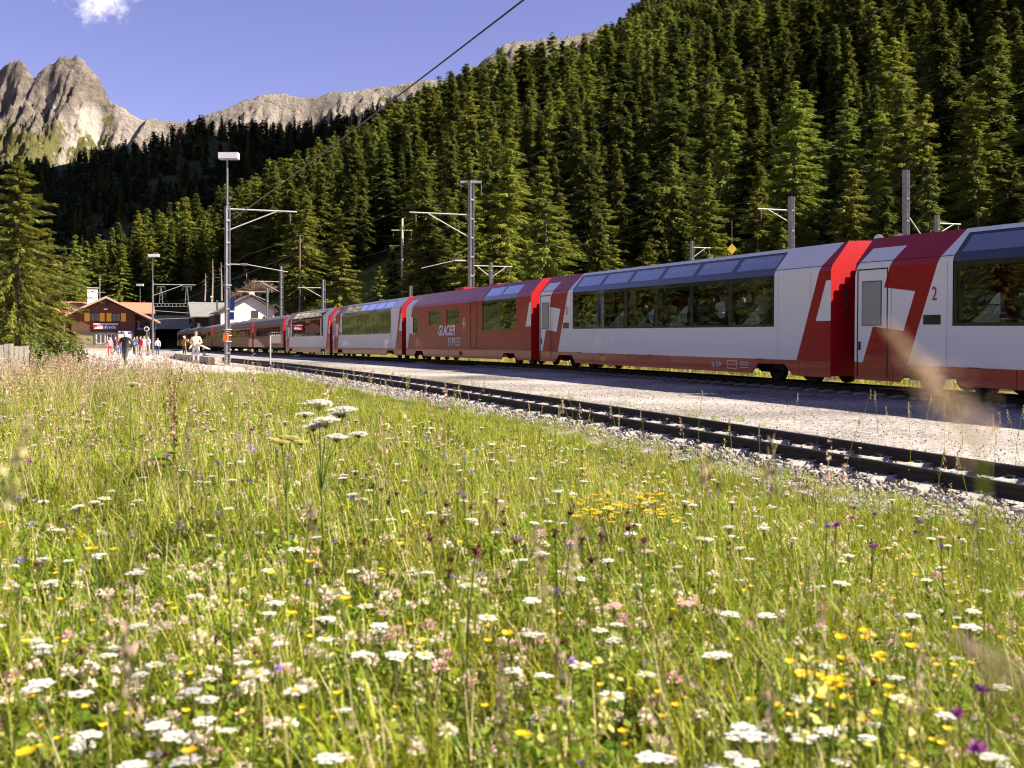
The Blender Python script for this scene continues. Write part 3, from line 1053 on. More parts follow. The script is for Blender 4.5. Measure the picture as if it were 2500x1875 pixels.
def sleeper_mesh(seed):
    r = random.Random(seed)
    mb = MB()
    prof = [(-.11, -.12), (.11, -.12), (.095, 0), (-.095, 0)]
    xs = [-.86, -.60, -.38, -.2, .2, .38, .60, .86]
    n = 4
    for k, x in enumerate(xs):
        dz = -.015 if abs(x) < .3 else (-.035 if abs(x) > .8 else 0)
        for (u, v) in prof:
            mb.v.append((x + r.uniform(-.012, .012), u + r.uniform(-.01, .01), v + dz + r.uniform(-.006, .006)))
    for k in range(len(xs) - 1):
        for j in range(n):
            j2 = (j + 1) % n
            mb.f.append((k * n + j, (k + 1) * n + j, (k + 1) * n + j2, k * n + j2)); mb.m.append(0)
    mb.f.append((0, 1, 2, 3)); mb.m.append(0)
    e = (len(xs) - 1) * n
    mb.f.append((e + 3, e + 2, e + 1, e)); mb.m.append(0)
    for sx in (-.5, .5):                       # fastenings
        for o_ in (-.10, .10):
            mb.box((sx + o_ - .025, -.05, -.005), (sx + o_ + .025, .05, .025), 1)
    return mb.mesh('sleeper', [M['concrete'], M['dark_iron']])


def track(name, cfun, ts, sl_from, sl_to, label):
    e = empty(name, (*ct(float(cfun(0)), 0), float(rail_z(0)) - .2))
    tag(e, label, 'railway track')
    e_inv = Matrix.Translation(-Vector(e.location))
    for off in (-.535, .535):
        o = link(bpy.data.objects.new('rail', rail_mesh('rail', cfun, off, ts)), e)
        o.matrix_parent_inverse = e_inv
    kinds = [sleeper_mesh(k) for k in range(4)]
    t = sl_from; k = 0
    while t < sl_to:
        c = float(cfun(t)); x, y = ct(c, t)
        o = link(bpy.data.objects.new('sleeper', kinds[k % 4]), e)
        o.matrix_parent_inverse = e_inv
        o.location = (x, y, float(rail_z(t)) - .108)
        o.rotation_euler = (0, 0, math.atan2(PY, PX) + random.uniform(-.02, .02))
        t += .66; k += 1
    return e


ts_near = list(np.arange(-14, 60, 2.0)) + list(np.arange(60, 158, 3.0))
track('railway_track', near_c, ts_near, -2.0, 62.0, 'empty railway track with dark rails between the meadow and the gravel strip')
far_c = lambda t: 18.63
track('railway_track', far_c, [-14, 0] + list(np.arange(4, 60, 3.0)) + [60, 120, 255], 3.0, 50.0, 'railway track that the red and white train stands on')


def rock_mesh(seed):
    r = np.random.default_rng(seed)
    bm = bmesh.new()
    bmesh.ops.create_icosphere(bm, subdivisions=1, radius=.5)
    for v in bm.verts:
        v.co *= .7 + .55 * r.random()
        v.co.z *= .7
    me = bpy.data.meshes.new('stone_kind')
    bm.to_mesh(me); bm.free()
    me.materials.append(M['stone'])
    return me


ROCKS = [rock_mesh(k) for k in range(6)]
nS = 15000
tS = -4 + 52 * rng.random(nS) ** 1.5
cS = near_c(tS) + np.where(rng.random(nS) < .62, (rng.random(nS) - .5) * 2.3, -1.15 + rng.normal(0, .16, nS))
inr = np.abs(np.abs(cS - near_c(tS)) - .535) < .07
tS, cS = tS[~inr], cS[~inr]
xS, yS = ct(cS, tS)
inner = np.abs(cS - near_c(tS)) < 1.0
zS = rail_z(tS) - .165 + .02 * rng.random(len(tS)) + np.where(inner, .034 * rng.random(len(tS)), -.005)
sS = .022 + .04 * rng.random(len(tS)) ** 2 + .05 * (rng.random(len(tS)) < .05)
scatter('ballast', np.stack([xS, yS, zS], -1), rng.random((len(tS), 3)) * 6.28, np.stack([sS, sS * (.7 + .5 * rng.random(len(tS))), sS], -1), rng.integers(0, 6, len(tS)), ROCKS)
nG = 9000
tG = -3 + 34 * rng.random(nG) ** 1.3; cG = np.where(rng.random(nG) < .8, 9.7 + 6.8 * rng.random(nG), 6.7 + .9 * rng.random(nG))
xG, yG = ct(cG, tG)
sG = .014 + .022 * rng.random(nG) ** 2
scatter('gravel', np.stack([xG, yG, rail_z(tG) - .197 + .01 * rng.random(nG)], -1), rng.random((nG, 3)) * 6.28, np.stack([sG, sG, sG], -1), rng.integers(0, 6, nG), ROCKS)
# larger pale blocks lying along the near shoulder
for k, (tt, cc, s) in enumerate(((-.2, 7.45, .34), (1.3, 7.35, .26), (3.4, 7.42, .24), (5.2, 7.4, .22), (7.6, 7.38, .25), (9.9, 7.42, .2), (12.6, 7.4, .22), (15.0, 7.4, .2), (2.4, 7.2, .16), (.4, 7.1, .2))):
    x, y = ct(cc, tt)
    o = link(bpy.data.objects.new('stone_block', ROCKS[k % 6]))
    o.location = (x, y, float(rail_z(tt)) - .16); o.scale = (s * 1.2, s * .8, s * .42); o.rotation_euler = (.1, .1, k * 1.3)
    tag(o, 'pale flat stone block lying on the ballast beside the near rail', 'stone', 'pale stones along the near track')

# ------------------------------------------------------------------ the train
CL = 18.4; PITCH = 19.3; HW = 1.33


class EX:
    """tiny expression builder over math nodes"""
    nt = None
    def __init__(s, v): s.v = v
    def _op(s, op, b=None):
        n = EX.nt.nodes.new('ShaderNodeMath'); n.operation = op
        for i, x in enumerate((s, b)):
            if x is None: continue
            x = x.v if isinstance(x, EX) else x
            if isinstance(x, (int, float)): n.inputs[i].default_value = x
            else: EX.nt.links.new(x, n.inputs[i])
        return EX(n.outputs[0])
    def __add__(s, b): return s._op('ADD', b)
    def __sub__(s, b): return s._op('SUBTRACT', b)
    def __mul__(s, b): return s._op('MULTIPLY', b)
    def __gt__(s, b): return s._op('GREATER_THAN', b)
    def __lt__(s, b): return s._op('LESS_THAN', b)
    def __and__(s, b): return s._op('MULTIPLY', b)
    def __or__(s, b): return s._op('MAXIMUM', b)


def livery(name, main_white):
    m, nt, b = new_mat(name)
    EX.nt = nt
    n, l = nt.nodes, nt.links
    tc = n.new('ShaderNodeTexCoord')
    se = n.new('ShaderNodeSeparateXYZ'); l.new(tc.outputs['Object'], se.inputs[0])
    u, y, z = EX(se.outputs[0]), EX(se.outputs[1]), EX(se.outputs[2])
    w = u - (z - .62) * .41
    white = ((w > -.85) & (w < .29) & (z > .63) & (z < 3.33))
    white = white | ((w < 1.36) & (w > -2.0) & (z < (EX(u.v) * -.113 + 2.49)) & (z > (EX(u.v) * -.094 + 1.535)) & (u < 6))
    white = white | ((w > CL - 1.0) & (z > 1.62) & (z < 2.62) & (w < CL))
    if main_white:
        white = white | ((w > 1.8) & (w < CL - 1.38) & (z > .62) & (z < 3.60))
    mx = n.new('ShaderNodeMix'); mx.data_type = 'RGBA'
    mx.inputs[6].default_value = (.33, .0012, .009, 1); mx.inputs[7].default_value = (.80, .80, .79, 1)
    l.new(white.v, mx.inputs['Factor'])
    # faint road dirt low down
    t = n.new('ShaderNodeTexNoise'); t.inputs['Scale'].default_value = 1.3; t.inputs['Detail'].default_value = 6
    mp = n.new('ShaderNodeMapping'); mp.inputs['Scale'].default_value = (.5, 1, 2.2); l.new(tc.outputs['Object'], mp.inputs['Vector']); l.new(mp.outputs[0], t.inputs['Vector'])
    k = n.new('ShaderNodeMath'); k.operation = 'MULTIPLY'; k.inputs[1].default_value = .05
    l.new(t.outputs['Fac'], k.inputs[0])
    m2 = n.new('ShaderNodeMix'); m2.data_type = 'RGBA'; m2.inputs[7].default_value = (.20, .16, .13, 1)
    l.new(k.outputs[0], m2.inputs['Factor']); l.new(mx.outputs[2], m2.inputs[6])
    l.new(m2.outputs[2], b.inputs['Base Color'])
    b.inputs['Roughness'].default_value = .32
    b.inputs['Specular IOR Level'].default_value = .2
    b.inputs['Coat Weight'].default_value = .22
    b.inputs['Coat Roughness'].default_value = .015
    # sheet metal is never quite flat
    t2 = n.new('ShaderNodeTexNoise'); t2.inputs['Scale'].default_value = .9; t2.inputs['Detail'].default_value = 2
    l.new(tc.outputs['Object'], t2.inputs['Vector'])
    bp = n.new('ShaderNodeBump'); bp.inputs['Strength'].default_value = .10; bp.inputs['Distance'].default_value = .02
    l.new(t2.outputs['Fac'], bp.inputs['Height']); l.new(bp.outputs[0], b.inputs['Coat Normal']); l.new(bp.outputs[0], b.inputs['Normal'])
    return m


M['liv_white'] = livery('coach_paint_white_red', True)
M['liv_red'] = livery('coach_paint_red', False)
M['skirt'] = mat('skirt_red', (.40, .007, .010), .3, 0, .25, 1.5, coat=.2, col2=(.30, .010, .012))
M['endred'] = mat('coach_end_red', (.46, .006, .010), .4, 0, .12, 2)
M['frame'] = mat('window_frame_dark', (.012, .014, .022), .16, 0, coat=.6)
M['glass'] = glass_mat('coach_glass', (.70, .77, .75), gain=1.1)
M['roofglass'] = glass_mat('coach_roof_glass', (.50, .58, .66), ior=1.6, gain=2.2, base=.16)
M['frost'] = mat('frosted_glass', (.30, .31, .31), .22, coat=.6)
M['interior'] = mat('coach_interior', (.34, .34, .33), .6)
M['seat'] = mat('seat_cloth', (.022, .028, .038), .85, 0, .3, 6)
M['headrest'] = mat('seat_headrest', (.07, .075, .08), .8)
M['tablewood'] = mat('table_top', (.35, .33, .30), .4)
M['letter'] = mat('silver_lettering', (.82, .82, .80), .5)
M['letter_red'] = mat('red_lettering', (.40, .008, .014), .4)
M['gold'] = mat('gold_emblem', (.65, .42, .06), .4)
M['roofgrey'] = mat('coach_roof_grey', (.17, .165, .155), .55, 0, .3, 1.5)
M['oldred'] = mat('coach_paint_oxide', (.24, .018, .014), .4, 0, .25, 1.2, coat=.35, col2=(.17, .016, .013), spec=.25)
M['yellowline'] = mat('first_class_stripe', (.70, .45, .03), .4)

# side profile (y, z) of the panorama coach, from sill to roof crown
S_LOW, S_WIN, S_KNEE0, S_KNEE1, S_ROOF = .62, 1.49, 2.86, 2.99, 3.59
def prof_pt(q):
    """q: z on the flat side up to 2.86, then the slanted roof panel"""
    if q <= S_KNEE0: return (HW, q)
    if q <= S_KNEE1: return (HW - .04 * (q - S_KNEE0) / (S_KNEE1 - S_KNEE0), q)
    return (HW - .04 - .49 * (q - S_KNEE1) / (S_ROOF - S_KNEE1), q)


def side_quads(mb, us, qs, hole, sgn, m=0, out=0.0):
    for a, b in zip(us[:-1], us[1:]):
        for c, d in zip(qs[:-1], qs[1:]):
            if hole((a + b) / 2, (c + d) / 2): continue
            y0, z0 = prof_pt(c); y1, z1 = prof_pt(d)
            P = [(a, sgn * (y0 + out), z0), (b, sgn * (y0 + out), z0), (b, sgn * (y1 + out), z1), (a, sgn * (y1 + out), z1)]
            if sgn > 0: P = P[::-1]
            mb.poly(P, m)


def text_mesh(name, body, size, mat_, shear=0.0, bold=0.0, extrude=.003, xs=1.0):
    cu = bpy.data.curves.new(name, 'FONT')
    cu.body = body; cu.size = size; cu.shear = shear; cu.offset = bold; cu.extrude = extrude
    cu.align_x = 'LEFT'
    ob = bpy.data.objects.new(name, cu)
    COL.objects.link(ob)
    dg = bpy.context.evaluated_depsgraph_get()
    me = bpy.data.meshes.new_from_object(ob.evaluated_get(dg))
    bpy.data.objects.remove(ob)
    me.materials.clear(); me.materials.append(mat_)
    co = np.empty(len(me.vertices) * 3, dtype=np.float32); me.vertices.foreach_get('co', co)
    co = co.reshape(-1, 3); co[:, 0] *= xs
    me.vertices.foreach_set('co', co.ravel())
    me.name = name
    return me


def on_side(me, name, u, z, parent, out=.012):
    """put flat lettering (made in xy) on the camera side of a coach"""
    o = link(bpy.data.objects.new(name, me), parent)
    o.location = (u, -(HW + out), z)
    o.rotation_euler = (R(90), 0, 0)
    return o


def seat_mesh():
    mb = MB()
    mb.box((-.24, -.46, .42), (.24, .46, .52)); mb.box((-.2, -.42, 0), (.2, .42, .42))
    mb.box((-.30, -.46, .50), (-.20, .46, 1.02)); 
    mb.box((-.31, -.44, 1.02), (-.19, -.02, 1.26), 1); mb.box((-.31, .02, 1.02), (-.19, .44, 1.26), 1)
    return mb.mesh('seat', [M['seat'], M['headrest']])


def bogie(parent, u):
    e = bpy.data.objects.new('bogie', MB().box((-1.25, -.92, .36), (1.25, -.78, .52)).box((-1.25, .78, .36), (1.25, .92, .52)).box((-.3, -.9, .34), (.3, .9, .56))
        .box((-.82, -.12, .30), (-.78, .12, .5)).box((-1.0, -.98, .26), (-.6, -.90, .48)).box((.6, -.98, .26), (1.0, -.90, .48)).tube([(-.2, -.96, .44), (.2, -.96, .44)], .12, 8).box((-1.5, -.7, .28), (-1.3, .7, .4)).mesh('bogie', M['dark_iron']))
    link(e, parent); e.location = (u, 0, 0)
    for du in (-.8, .8):
        for s in (-1, 1):
            mb = MB()
            ys = s * .535
            mb.tube([(0, ys - .06, 0), (0, ys + .06, 0)], .345, 18); mb.tube([(0, ys - s * .02 - .02, 0), (0, ys - s * .06 + .02, 0)], .37, 18)
            mb.tube([(0, ys + s * .06, 0), (0, ys + s * .16, 0)], .11, 8)
            w = mb.build('wheel', M['dark_iron'], e); w.location = (du, 0, .345)
        MB().tube([(du, -.5, .345), (du, .5, .345)], .07, 6).build('axle', M['dark_iron'], e)
    return e


def coach_common(e, livmat, openings_note=None):
    """ends, skirts, floor, underframe and running gear"""
    # end walls with gangway
    prof = [(-HW, S_LOW), (-HW, S_KNEE0), (-HW + .04, S_KNEE1), (-HW + .53, S_ROOF), (-.5, 3.625), (0, 3.64), (.5, 3.625), (HW - .53, S_ROOF), (HW - .04, S_KNEE1), (HW, S_KNEE0), (HW, S_LOW)]
    for (uu, flip, nm) in ((0.0, 1, 'end_wall'), (CL, 0, 'end_wall')):
        P = [(uu, y, z) for (y, z) in prof] + [(uu, HW, .25), (uu, -HW, .25)]
        mb = MB().poly(P[::-1] if flip else P)
        s = -1 if flip else 1
        o = mb.build(nm, M['endred'], e)
        g = MB().box((min(uu, uu + s * .44) + .004, -.55, .75), (max(uu, uu + s * .44) - .004, .55, 2.85), 0)
        for q in range(4):
            a = uu + s * (.06 + .1 * q)
            g.box((a - .015, -.62, .72), (a + .015, .62, 2.95))
        g.build('gangway_bellows', M['black'], o)
        ca = MB()
        for yy in (-.95, .95):                     # coupling hoses hanging between the coaches
            MB().tube([(uu + s * .02, yy, 2.5), (uu + s * .12, yy, 2.25), (uu + s * .18, yy, 1.95), (uu + s * .08, yy, 1.7)], .03, 6).build('coupling_hose', M['dark_iron'], o)
        ca.box((uu - .0 if s > 0 else uu - .5, -.18, .55), (uu + .5 if s > 0 else uu, .18, .78))
        ca.build('coupler', M['dark_iron'], o)
    # roof crown
    mb = MB()
    cr = [(-(HW - .53), S_ROOF), (-.5, 3.625), (0, 3.64), (.5, 3.625), (HW - .53, S_ROOF)]
    for (a, b) in zip(cr[:-1], cr[1:]):
        mb.poly([(0, a[0], a[1]), (CL, a[0], a[1]), (CL, b[0], b[1]), (0, b[0], b[1])])
    mb.build('roof', M['endred'], e)
    # skirts with bogie cut-outs
    for s in (-1, 1):
        y = s * HW
        pieces = [[(0, .22), (1.32, .22), (1.32, .617), (0, .617)],
                  [(1.32, .22), (1.55, .22), (1.9, .50), (3.1, .50), (3.42, .22), (4.9, .22), (4.9, .617), (1.32, .617)],
                  [(4.9, .22), (7.6, .22), (7.6, .617), (4.9, .617)], [(7.6, .22), (10.4, .22), (10.4, .617), (7.6, .617)],
                  [(10.4, .22), (13.1, .22), (13.1, .617), (10.4, .617)],
                  [(13.1, .22), (14.98, .22), (15.3, .50), (16.5, .50), (16.85, .22), (17.1, .22), (17.1, .617), (13.1, .617)],
                  [(17.1, .22), (CL, .22), (CL, .617), (17.1, .617)]]
        for pc in pieces:
            us = [p[0] for p in pc]
            pp = [(p[0] + (.006 if p[0] == min(us) else (-.006 if p[0] == max(us) else 0)), p[1]) for p in pc]
            MB().prism(pp, min(y, y - s * .03), max(y, y - s * .03)).build('skirt_panel', M['skirt'], e)
    MB().box((.05, -1.28, .80), (CL - .05, 1.28, .94)).build('floor', M['interior'], e)
    u_ = MB().box((4.2, -.95, .42), (CL - 4.2, .95, .80)).box((.3, -.7, .62), (CL - .3, .7, .80))
    for k in range(9):
        u_.box((4.6 + k * 1.02, -1.15, .30 + .06 * (k % 3)), (5.3 + k * 1.02, -.6, .62))
    u_.build('underframe', M['dark_iron'], e)
    bogie(e, 2.5); bogie(e, CL - 2.5)


def window_frame(e, ua, ub, n, inset=.11, upper=True):
    """dark glazed band with n panes on each side and, above, n panes in the roof slope"""
    step = (ub - ua) / n
    us = [ua]
    for k in range(n):
        us += [ua + k * step + inset, ua + (k + 1) * step - inset]
    us.append(ub)
    qs = [S_WIN, S_WIN + .07, 2.74, S_KNEE0, S_KNEE1] + ([S_KNEE1 + .07, 3.44, 3.49] if upper else [])
    def hole(u, q):
        k = (u - ua) / step
        fr = (k - math.floor(k)) * step
        inpane = inset < fr < step - inset
        return inpane and ((S_WIN + .07 < q < 2.74) or (upper and S_KNEE1 + .07 < q < 3.44))
    for s in (-1, 1):
        mb = MB()
        side_quads(mb, us, qs, hole, s, 0, -.012)
        fr = mb.build('window_band', M['frame'], e)
    for s in (-1, 1):
        for k in range(n):
            a = ua + k * step + inset; b = ua + (k + 1) * step - inset
            mb = MB(); y = s * (HW - .022)
            P = [(a, y, S_WIN + .07), (b, y, S_WIN + .07), (b, y, 2.74), (a, y, 2.74)]
            mb.poly(P if s < 0 else P[::-1]).build('pane', M['glass'], e)
            if upper:
                (y0, z0), (y1, z1) = prof_pt(S_KNEE1 + .07), prof_pt(3.44)
                mb = MB()
                P = [(a, s * (y0 - .02), z0), (b, s * (y0 - .02), z0), (b, s * (y1 - .02), z1), (a, s * (y1 - .02), z1)]
                mb.poly(P if s < 0 else P[::-1]).build('roof_pane', M['roofglass'], e)


def coach_door(e, u0, u1, z0=.30, z1=2.80, side_win=True, matl=None):
    d = MB()
    y = -(HW + .010)
    # dark seal as a thin frame round the leaf
    for (a, b, c, f) in ((u0 - .03, u0, z0, z1), (u1, u1 + .03, z0, z1), (u0 - .03, u1 + .03, z1, z1 + .03)):
        d.box((a, y, c), (b, y + .012, f))
    o = d.build('door', M['black'], e)
    if side_win:
        MB().box((u0 + .16, y - .004, 1.52), (u1 - .2, y + .009, 2.52)).build('door_window', M['frost'], o)
        fr = MB()
        for (a, b, c, f) in ((u0 + .14, u0 + .16, 1.5, 2.54), (u1 - .2, u1 - .18, 1.5, 2.54), (u0 + .16, u1 - .2, 1.5, 1.52), (u0 + .16, u1 - .2, 2.52, 2.54)):
            fr.box((a, y - .003, c), (b, y + .009, f))
        fr.build('door_window_seal', M['black'], o)
        MB().box((u0 + .06, y - .03, .92), (u0 + .10, y + .006, 1.12)).build('handle', M['black'], o)
    return o


PANO_UA, PANO_UB = 3.16, 16.03


def panorama_coach():
    e = empty('train_coach')
    for s in (-1, 1):
        mb = MB()
        us = [0, 1.5, PANO_UA, PANO_UB, 17, CL]
        qs = [S_LOW, S_WIN, S_KNEE0, S_KNEE1, 3.49, S_ROOF]
        side_quads(mb, us, qs, lambda u, q: PANO_UA < u < PANO_UB and S_WIN < q < 3.49, s)
        mb.build('body_side', M['liv_white'], e)
    coach_common(e, M['liv_white'])
    window_frame(e, PANO_UA, PANO_UB, 6)
    coach_door(e, .12, 1.12)
    sm = seat_mesh()
    for k in range(12):
        for yy in (-.70, .70):
            o = link(bpy.data.objects.new('seat', sm), e)
            o.location = (3.6 + k * 1.06, yy, .94); o.rotation_euler = (0, 0, math.pi if k % 2 else 0)
    tb = MB()
    for k in range(6):
        tb = MB().box((4.0 + k * 2.12 + .05, -1.2, 1.62), (4.0 + k * 2.12 + .62, -.3, 1.65)).box((4.0 + k * 2.12 + .3, -.9, .94), (4.0 + k * 2.12 + .36, -.8, 1.62))
        t_ = tb.build('table', M['tablewood'], e)
        MB().prism([(4.0 + k * 2.12 + .2, 1.652), (4.0 + k * 2.12 + .42, 1.652), (4.0 + k * 2.12 + .31, 1.86)], -1.1, -1.04).build('menu_card', M['white'] if k % 2 else M['blue'], t_)
    for uu in (1.5, 16.9):
        MB().box((uu, -1.25, .94), (uu + .05, -.4, 2.85)).box((uu, .4, .94), (uu + .05, 1.25, 2.85)).build('partition', M['interior'], e)
    on_side(text_mesh('class_number', '2', .42, M['letter_red'], xs=.8), 'class_number', 2.55, 2.05, e)
    MB().box((2.30, -(HW + .012), 1.52), (2.82, -(HW - .004), 1.73)).build('destination_display', M['frame'], e)
    MB().box((5.55, -(HW + .006), .36), (5.95, -(HW - .004), .50)).build('notice_plate', M['yellowline'], e)
    for uu in (3.6, 15.2, 9.0):
        MB().box((uu, -(HW + .008), .600), (uu + .3, -(HW - .004), .628)).build('hinge', M['black'], e)
    for (ua_, ub_) in ((.0, 3.15), (16.04, CL)):
        MB().box((ua_, -(HW - .026), 2.984), (ub_, -(HW - .046), 2.996)).build('panel_seam', M['frame'], e)
    for uu in (1.26, 3.0, 16.2, 17.6):
        MB().box((uu, -(HW + .003), .64), (uu + .009, -(HW - .004), 2.85)).build('panel_seam', M['skirt'] if uu in (1.26, 17.6) else M['frost'], e)
    return e


def dining_coach():
    e = empty('train_coach')
    us = [0, 1.35, 2.2, 4.32, 6.38, 7.3, 9.35, 12.57, 16.8, CL]
    wins = ((1.35, 2.2, 1.45, 2.38), (4.32, 6.38, 1.86, 2.62), (7.3, 9.35, 1.86, 2.62))
    qs = [S_LOW, 1.45, S_WIN, 1.86, 2.38, 2.62, S_KNEE0, S_KNEE1, 3.49, S_ROOF]
    def hole(u, q):
        if 12.57 < u < 16.8 and S_WIN < q < 3.49: return True
        return any(a < u < b and c < q < d for (a, b, c, d) in wins)
    for s in (-1, 1):
        mb = MB(); side_quads(mb, us, qs, hole, s); mb.build('body_side', M['liv_red'], e)
    coach_common(e, M['liv_red'])
    window_frame(e, 12.57, 16.8, 2)
    for (a, b, c, d) in wins:
        for s in (-1, 1):
            y = s * (HW - .014)
            fr = MB()
            for (p, q, r_, t_) in ((a, a + .06, c, d), (b - .06, b, c, d), (a + .06, b - .06, c, c + .06), (a + .06, b - .06, d - .06, d), (a + .06, b - .06, d - .30, d - .26)):
                fr.box((p, min(y, y - s * .02), r_), (q, max(y, y - s * .02), t_))
            w = fr.build('window', M['frame'], e)
            P = [(a + .06, y - s * .012, c + .06), (b - .06, y - s * .012, c + .06), (b - .06, y - s * .012, d - .06), (a + .06, y - s * .012, d - .06)]
            MB().poly(P if s < 0 else P[::-1]).build('pane', M['glass'], w)
    o = coach_door(e, 10.95, 11.8, .72, 2.84, False)
    MB().box((10.92, -(HW + .010), .69), (11.83, -(HW - .002), .72)).build('sill', M['black'], o)
    on_side(text_mesh('lettering_glacier', 'GLACIER', .70, M['letter'], .28, .016, xs=.98), 'lettering', 5.95, 1.33, e)
    on_side(text_mesh('lettering_express', 'EXPRESS', .58, M['letter'], .20, 0, xs=.90), 'lettering', 7.55, .80, e)
    # sun emblem with a cross
    mb = MB(); n = 24
    pts = []
    for k in range(n * 2):
        r = (.44 if k % 6 == 0 else .36) if k % 2 == 0 else .21
        a = math.pi * k / n
        pts.append((10.05 + r * .8 * math.sin(a), 1.86 + r * math.cos(a)))
    mb.prism(pts, -(HW + .012), -(HW + .004))
    em = mb.build('sun_emblem', M['gold'], e)
    MB().prism([(10.05 + .13 * math.sin(a * .628), 1.86 + .19 * math.cos(a * .628)) for a in range(10)], -(HW + .018), -(HW + .012)).build('emblem_disc', M['letter_red'], em)
    MB().box((10.02, -(HW + .024), 1.74), (10.08, -(HW + .018), 1.98)).box((9.96, -(HW + .0245), 1.83), (10.02, -(HW + .018), 1.89)).box((10.08, -(HW + .0245), 1.83), (10.14, -(HW + .018), 1.89)).build('emblem_cross', M['white'], em)
    MB().box((9.3, -(HW + .006), .34), (9.75, -(HW - .004), .52)).build('vent_grille', M['black'], e)
    MB().box((2.6, -.5, .94), (2.65, 1.2, 2.8)).box((10.6, -1.2, .94), (10.65, 1.2, 2.8)).build('partition', M['interior'], e)
    MB().box((6, -.45, 3.6), (7.4, .45, 3.76)).box((11.2, -.4, 3.6), (12, .4, 3.72)).build('roof_vent', M['endred'], e)
    sm = seat_mesh()
    for k in range(4):
        for yy in (-.7, .7):
            s_ = link(bpy.data.objects.new('seat', sm), e); s_.location = (13.1 + k * 1.06, yy, .94); s_.rotation_euler = (0, 0, math.pi if k % 2 else 0)
    return e


def old_coach(stripe=False):
    e = empty('train_coach')
    L = 18.0; top = 2.72
    n = 11; ua, ub = 1.9, 16.2; st = (ub - ua) / n
    for s in (-1, 1):
        mb = MB(); us = [0]
        for k in range(n): us += [ua + k * st + .1, ua + (k + 1) * st - .1]
        us.append(L)
        for a, b in zip(us[:-1], us[1:]):
            for c, d in ((.55, 1.66), (1.66, 2.46), (2.46, top)):
                k = ((a + b) / 2 - ua) / st
                if 1.66 <= c < 2.46 and 0 < k < n and .1 < (k - math.floor(k)) * st < st - .1: continue
                y = s * 1.32
                P = [(a, y, c), (b, y, c), (b, y, d), (a, y, d)]
                mb.poly(P if s < 0 else P[::-1])
        mb.build('body_side', M['oldred'], e)
        for k in range(n):
            a, b = ua + k * st + .1, ua + (k + 1) * st - .1; y = s * 1.295
            P = [(a, y, 1.66), (b, y, 1.66), (b, y, 2.46), (a, y, 2.46)]
            w = MB().poly(P if s < 0 else P[::-1]).build('pane', M['glass'], e)
            MB().box((a, min(y, y + s * .02), 2.24), (b, max(y, y + s * .02), 2.27)).build('sash', M['frame'], w)
    arc = [(1.32, top), (1.30, 2.92), (1.15, 3.18), (.8, 3.40), (.4, 3.50), (0, 3.53)]
    arc = [(-y, z) for (y, z) in arc] + [(y, z) for (y, z) in arc[-2::-1]]
    mb = MB()
    for (a, b) in zip(arc[:-1], arc[1:]):
        mb.poly([(0, a[0], a[1]), (L, a[0], a[1]), (L, b[0], b[1]), (0, b[0], b[1])])
    rf = mb.build('roof', M['roofgrey'], e)
    vb = MB()
    for k in range(6): vb.box((2 + k * 2.6, -.2, 3.48), (2.5 + k * 2.6, .2, 3.62))
    vb.build('roof_vent', M['roofgrey'], rf)
    for uu, fl in ((0, 1), (L, 0)):
        P = [(uu, y, z) for (y, z) in arc]; P = [(uu, -1.32, .45)] + P + [(uu, 1.32, .45)]
        w = MB().poly(P if not fl else P[::-1]).build('end_wall', M['endred'], e)
        s = -1 if fl else 1
        MB().box((min(uu, uu + s * .6) + .003, -.5, .75), (max(uu, uu + s * .6) - .003, .5, 2.8)).build('gangway_bellows', M['black'], w)
    MB().box((.02, -1.28, .78), (L - .02, 1.28, .9)).build('floor', M['interior'], e)
    MB().box((4, -1.0, .4), (L - 4, 1.0, .78)).box((.2, -.9, .55), (L - .2, .9, .78)).build('underframe', M['dark_iron'], e)
    sm = seat_mesh()
    for k in range(10):
        s_ = link(bpy.data.objects.new('seat', sm), e); s_.location = (2.6 + k * 1.36, -.6, .9)
    if stripe:
        MB().box((ua, -1.328, 2.50), (ub, -1.318, 2.56)).build('class_stripe', M['yellowline'], e)
    bogie(e, 2.6); bogie(e, L - 2.6)
    return e


def place_coach(e, t0, L=CL):
    """far end of the coach at t0 + L, near end at t0; local x runs towards the camera end"""
    t1 = t0 + L
    z1, z0 = float(rail_z(t1 - 2.5)), float(rail_z(t0 + 2.5))
    slope = (z0 - z1) / (L - 5)
    zf = z1 - slope * 2.5
    x, y = ct(18.63, t1)
    e.location = (x, y, zf)
    d = Vector((PY, -PX, slope)).normalized()
    p = Vector((PX, PY, 0)); u = d.cross(p)
    e.rotation_euler = Matrix((d, p, u)).transposed().to_euler()


T0 = 3.2
pano = panorama_coach()
place_coach(pano, T0)
tag(pano, 'white and red panorama coach nearest the camera, cut off by the frame', 'train coach', 'coaches of the standing train')
c2 = copy_tree(pano); place_coach(c2, T0 + PITCH)
tag(c2, 'white and red panorama coach with passengers in its windows, ahead of the lettered red coach', 'train coach')
num = text_mesh('coach_number', 'Bp 2534', .20, M['letter'], xs=.8)
on_side(num, 'coach_number', 12.95, .36, c2, .014)
fr = MB()
for (a, b, c, d) in ((13.75, 14.25, .32, .335), (13.75, 14.25, .53, .545), (13.75, 13.765, .335, .53), (14.235, 14.25, .335, .53), (13.765, 14.235, .42, .43)):
    fr.box((a, -(HW + .006), c), (b, -(HW - .003), d))
for k in range(3): fr.box((14.4, -(HW + .006), .36 + .07 * k), (14.85, -(HW - .003), .375 + .07 * k))
fr.build('inspection_marks', M['letter'], c2)
c3 = dining_coach(); place_coach(c3, T0 + 2 * PITCH)
tag(c3, 'all red dining coach with silver GLACIER EXPRESS lettering and gold sun emblem', 'train coach', 'coaches of the standing train')
c4 = copy_tree(pano); place_coach(c4, T0 + 3 * PITCH)
tag(c4, 'white and red panorama coach directly behind the lettered red dining coach', 'train coach')
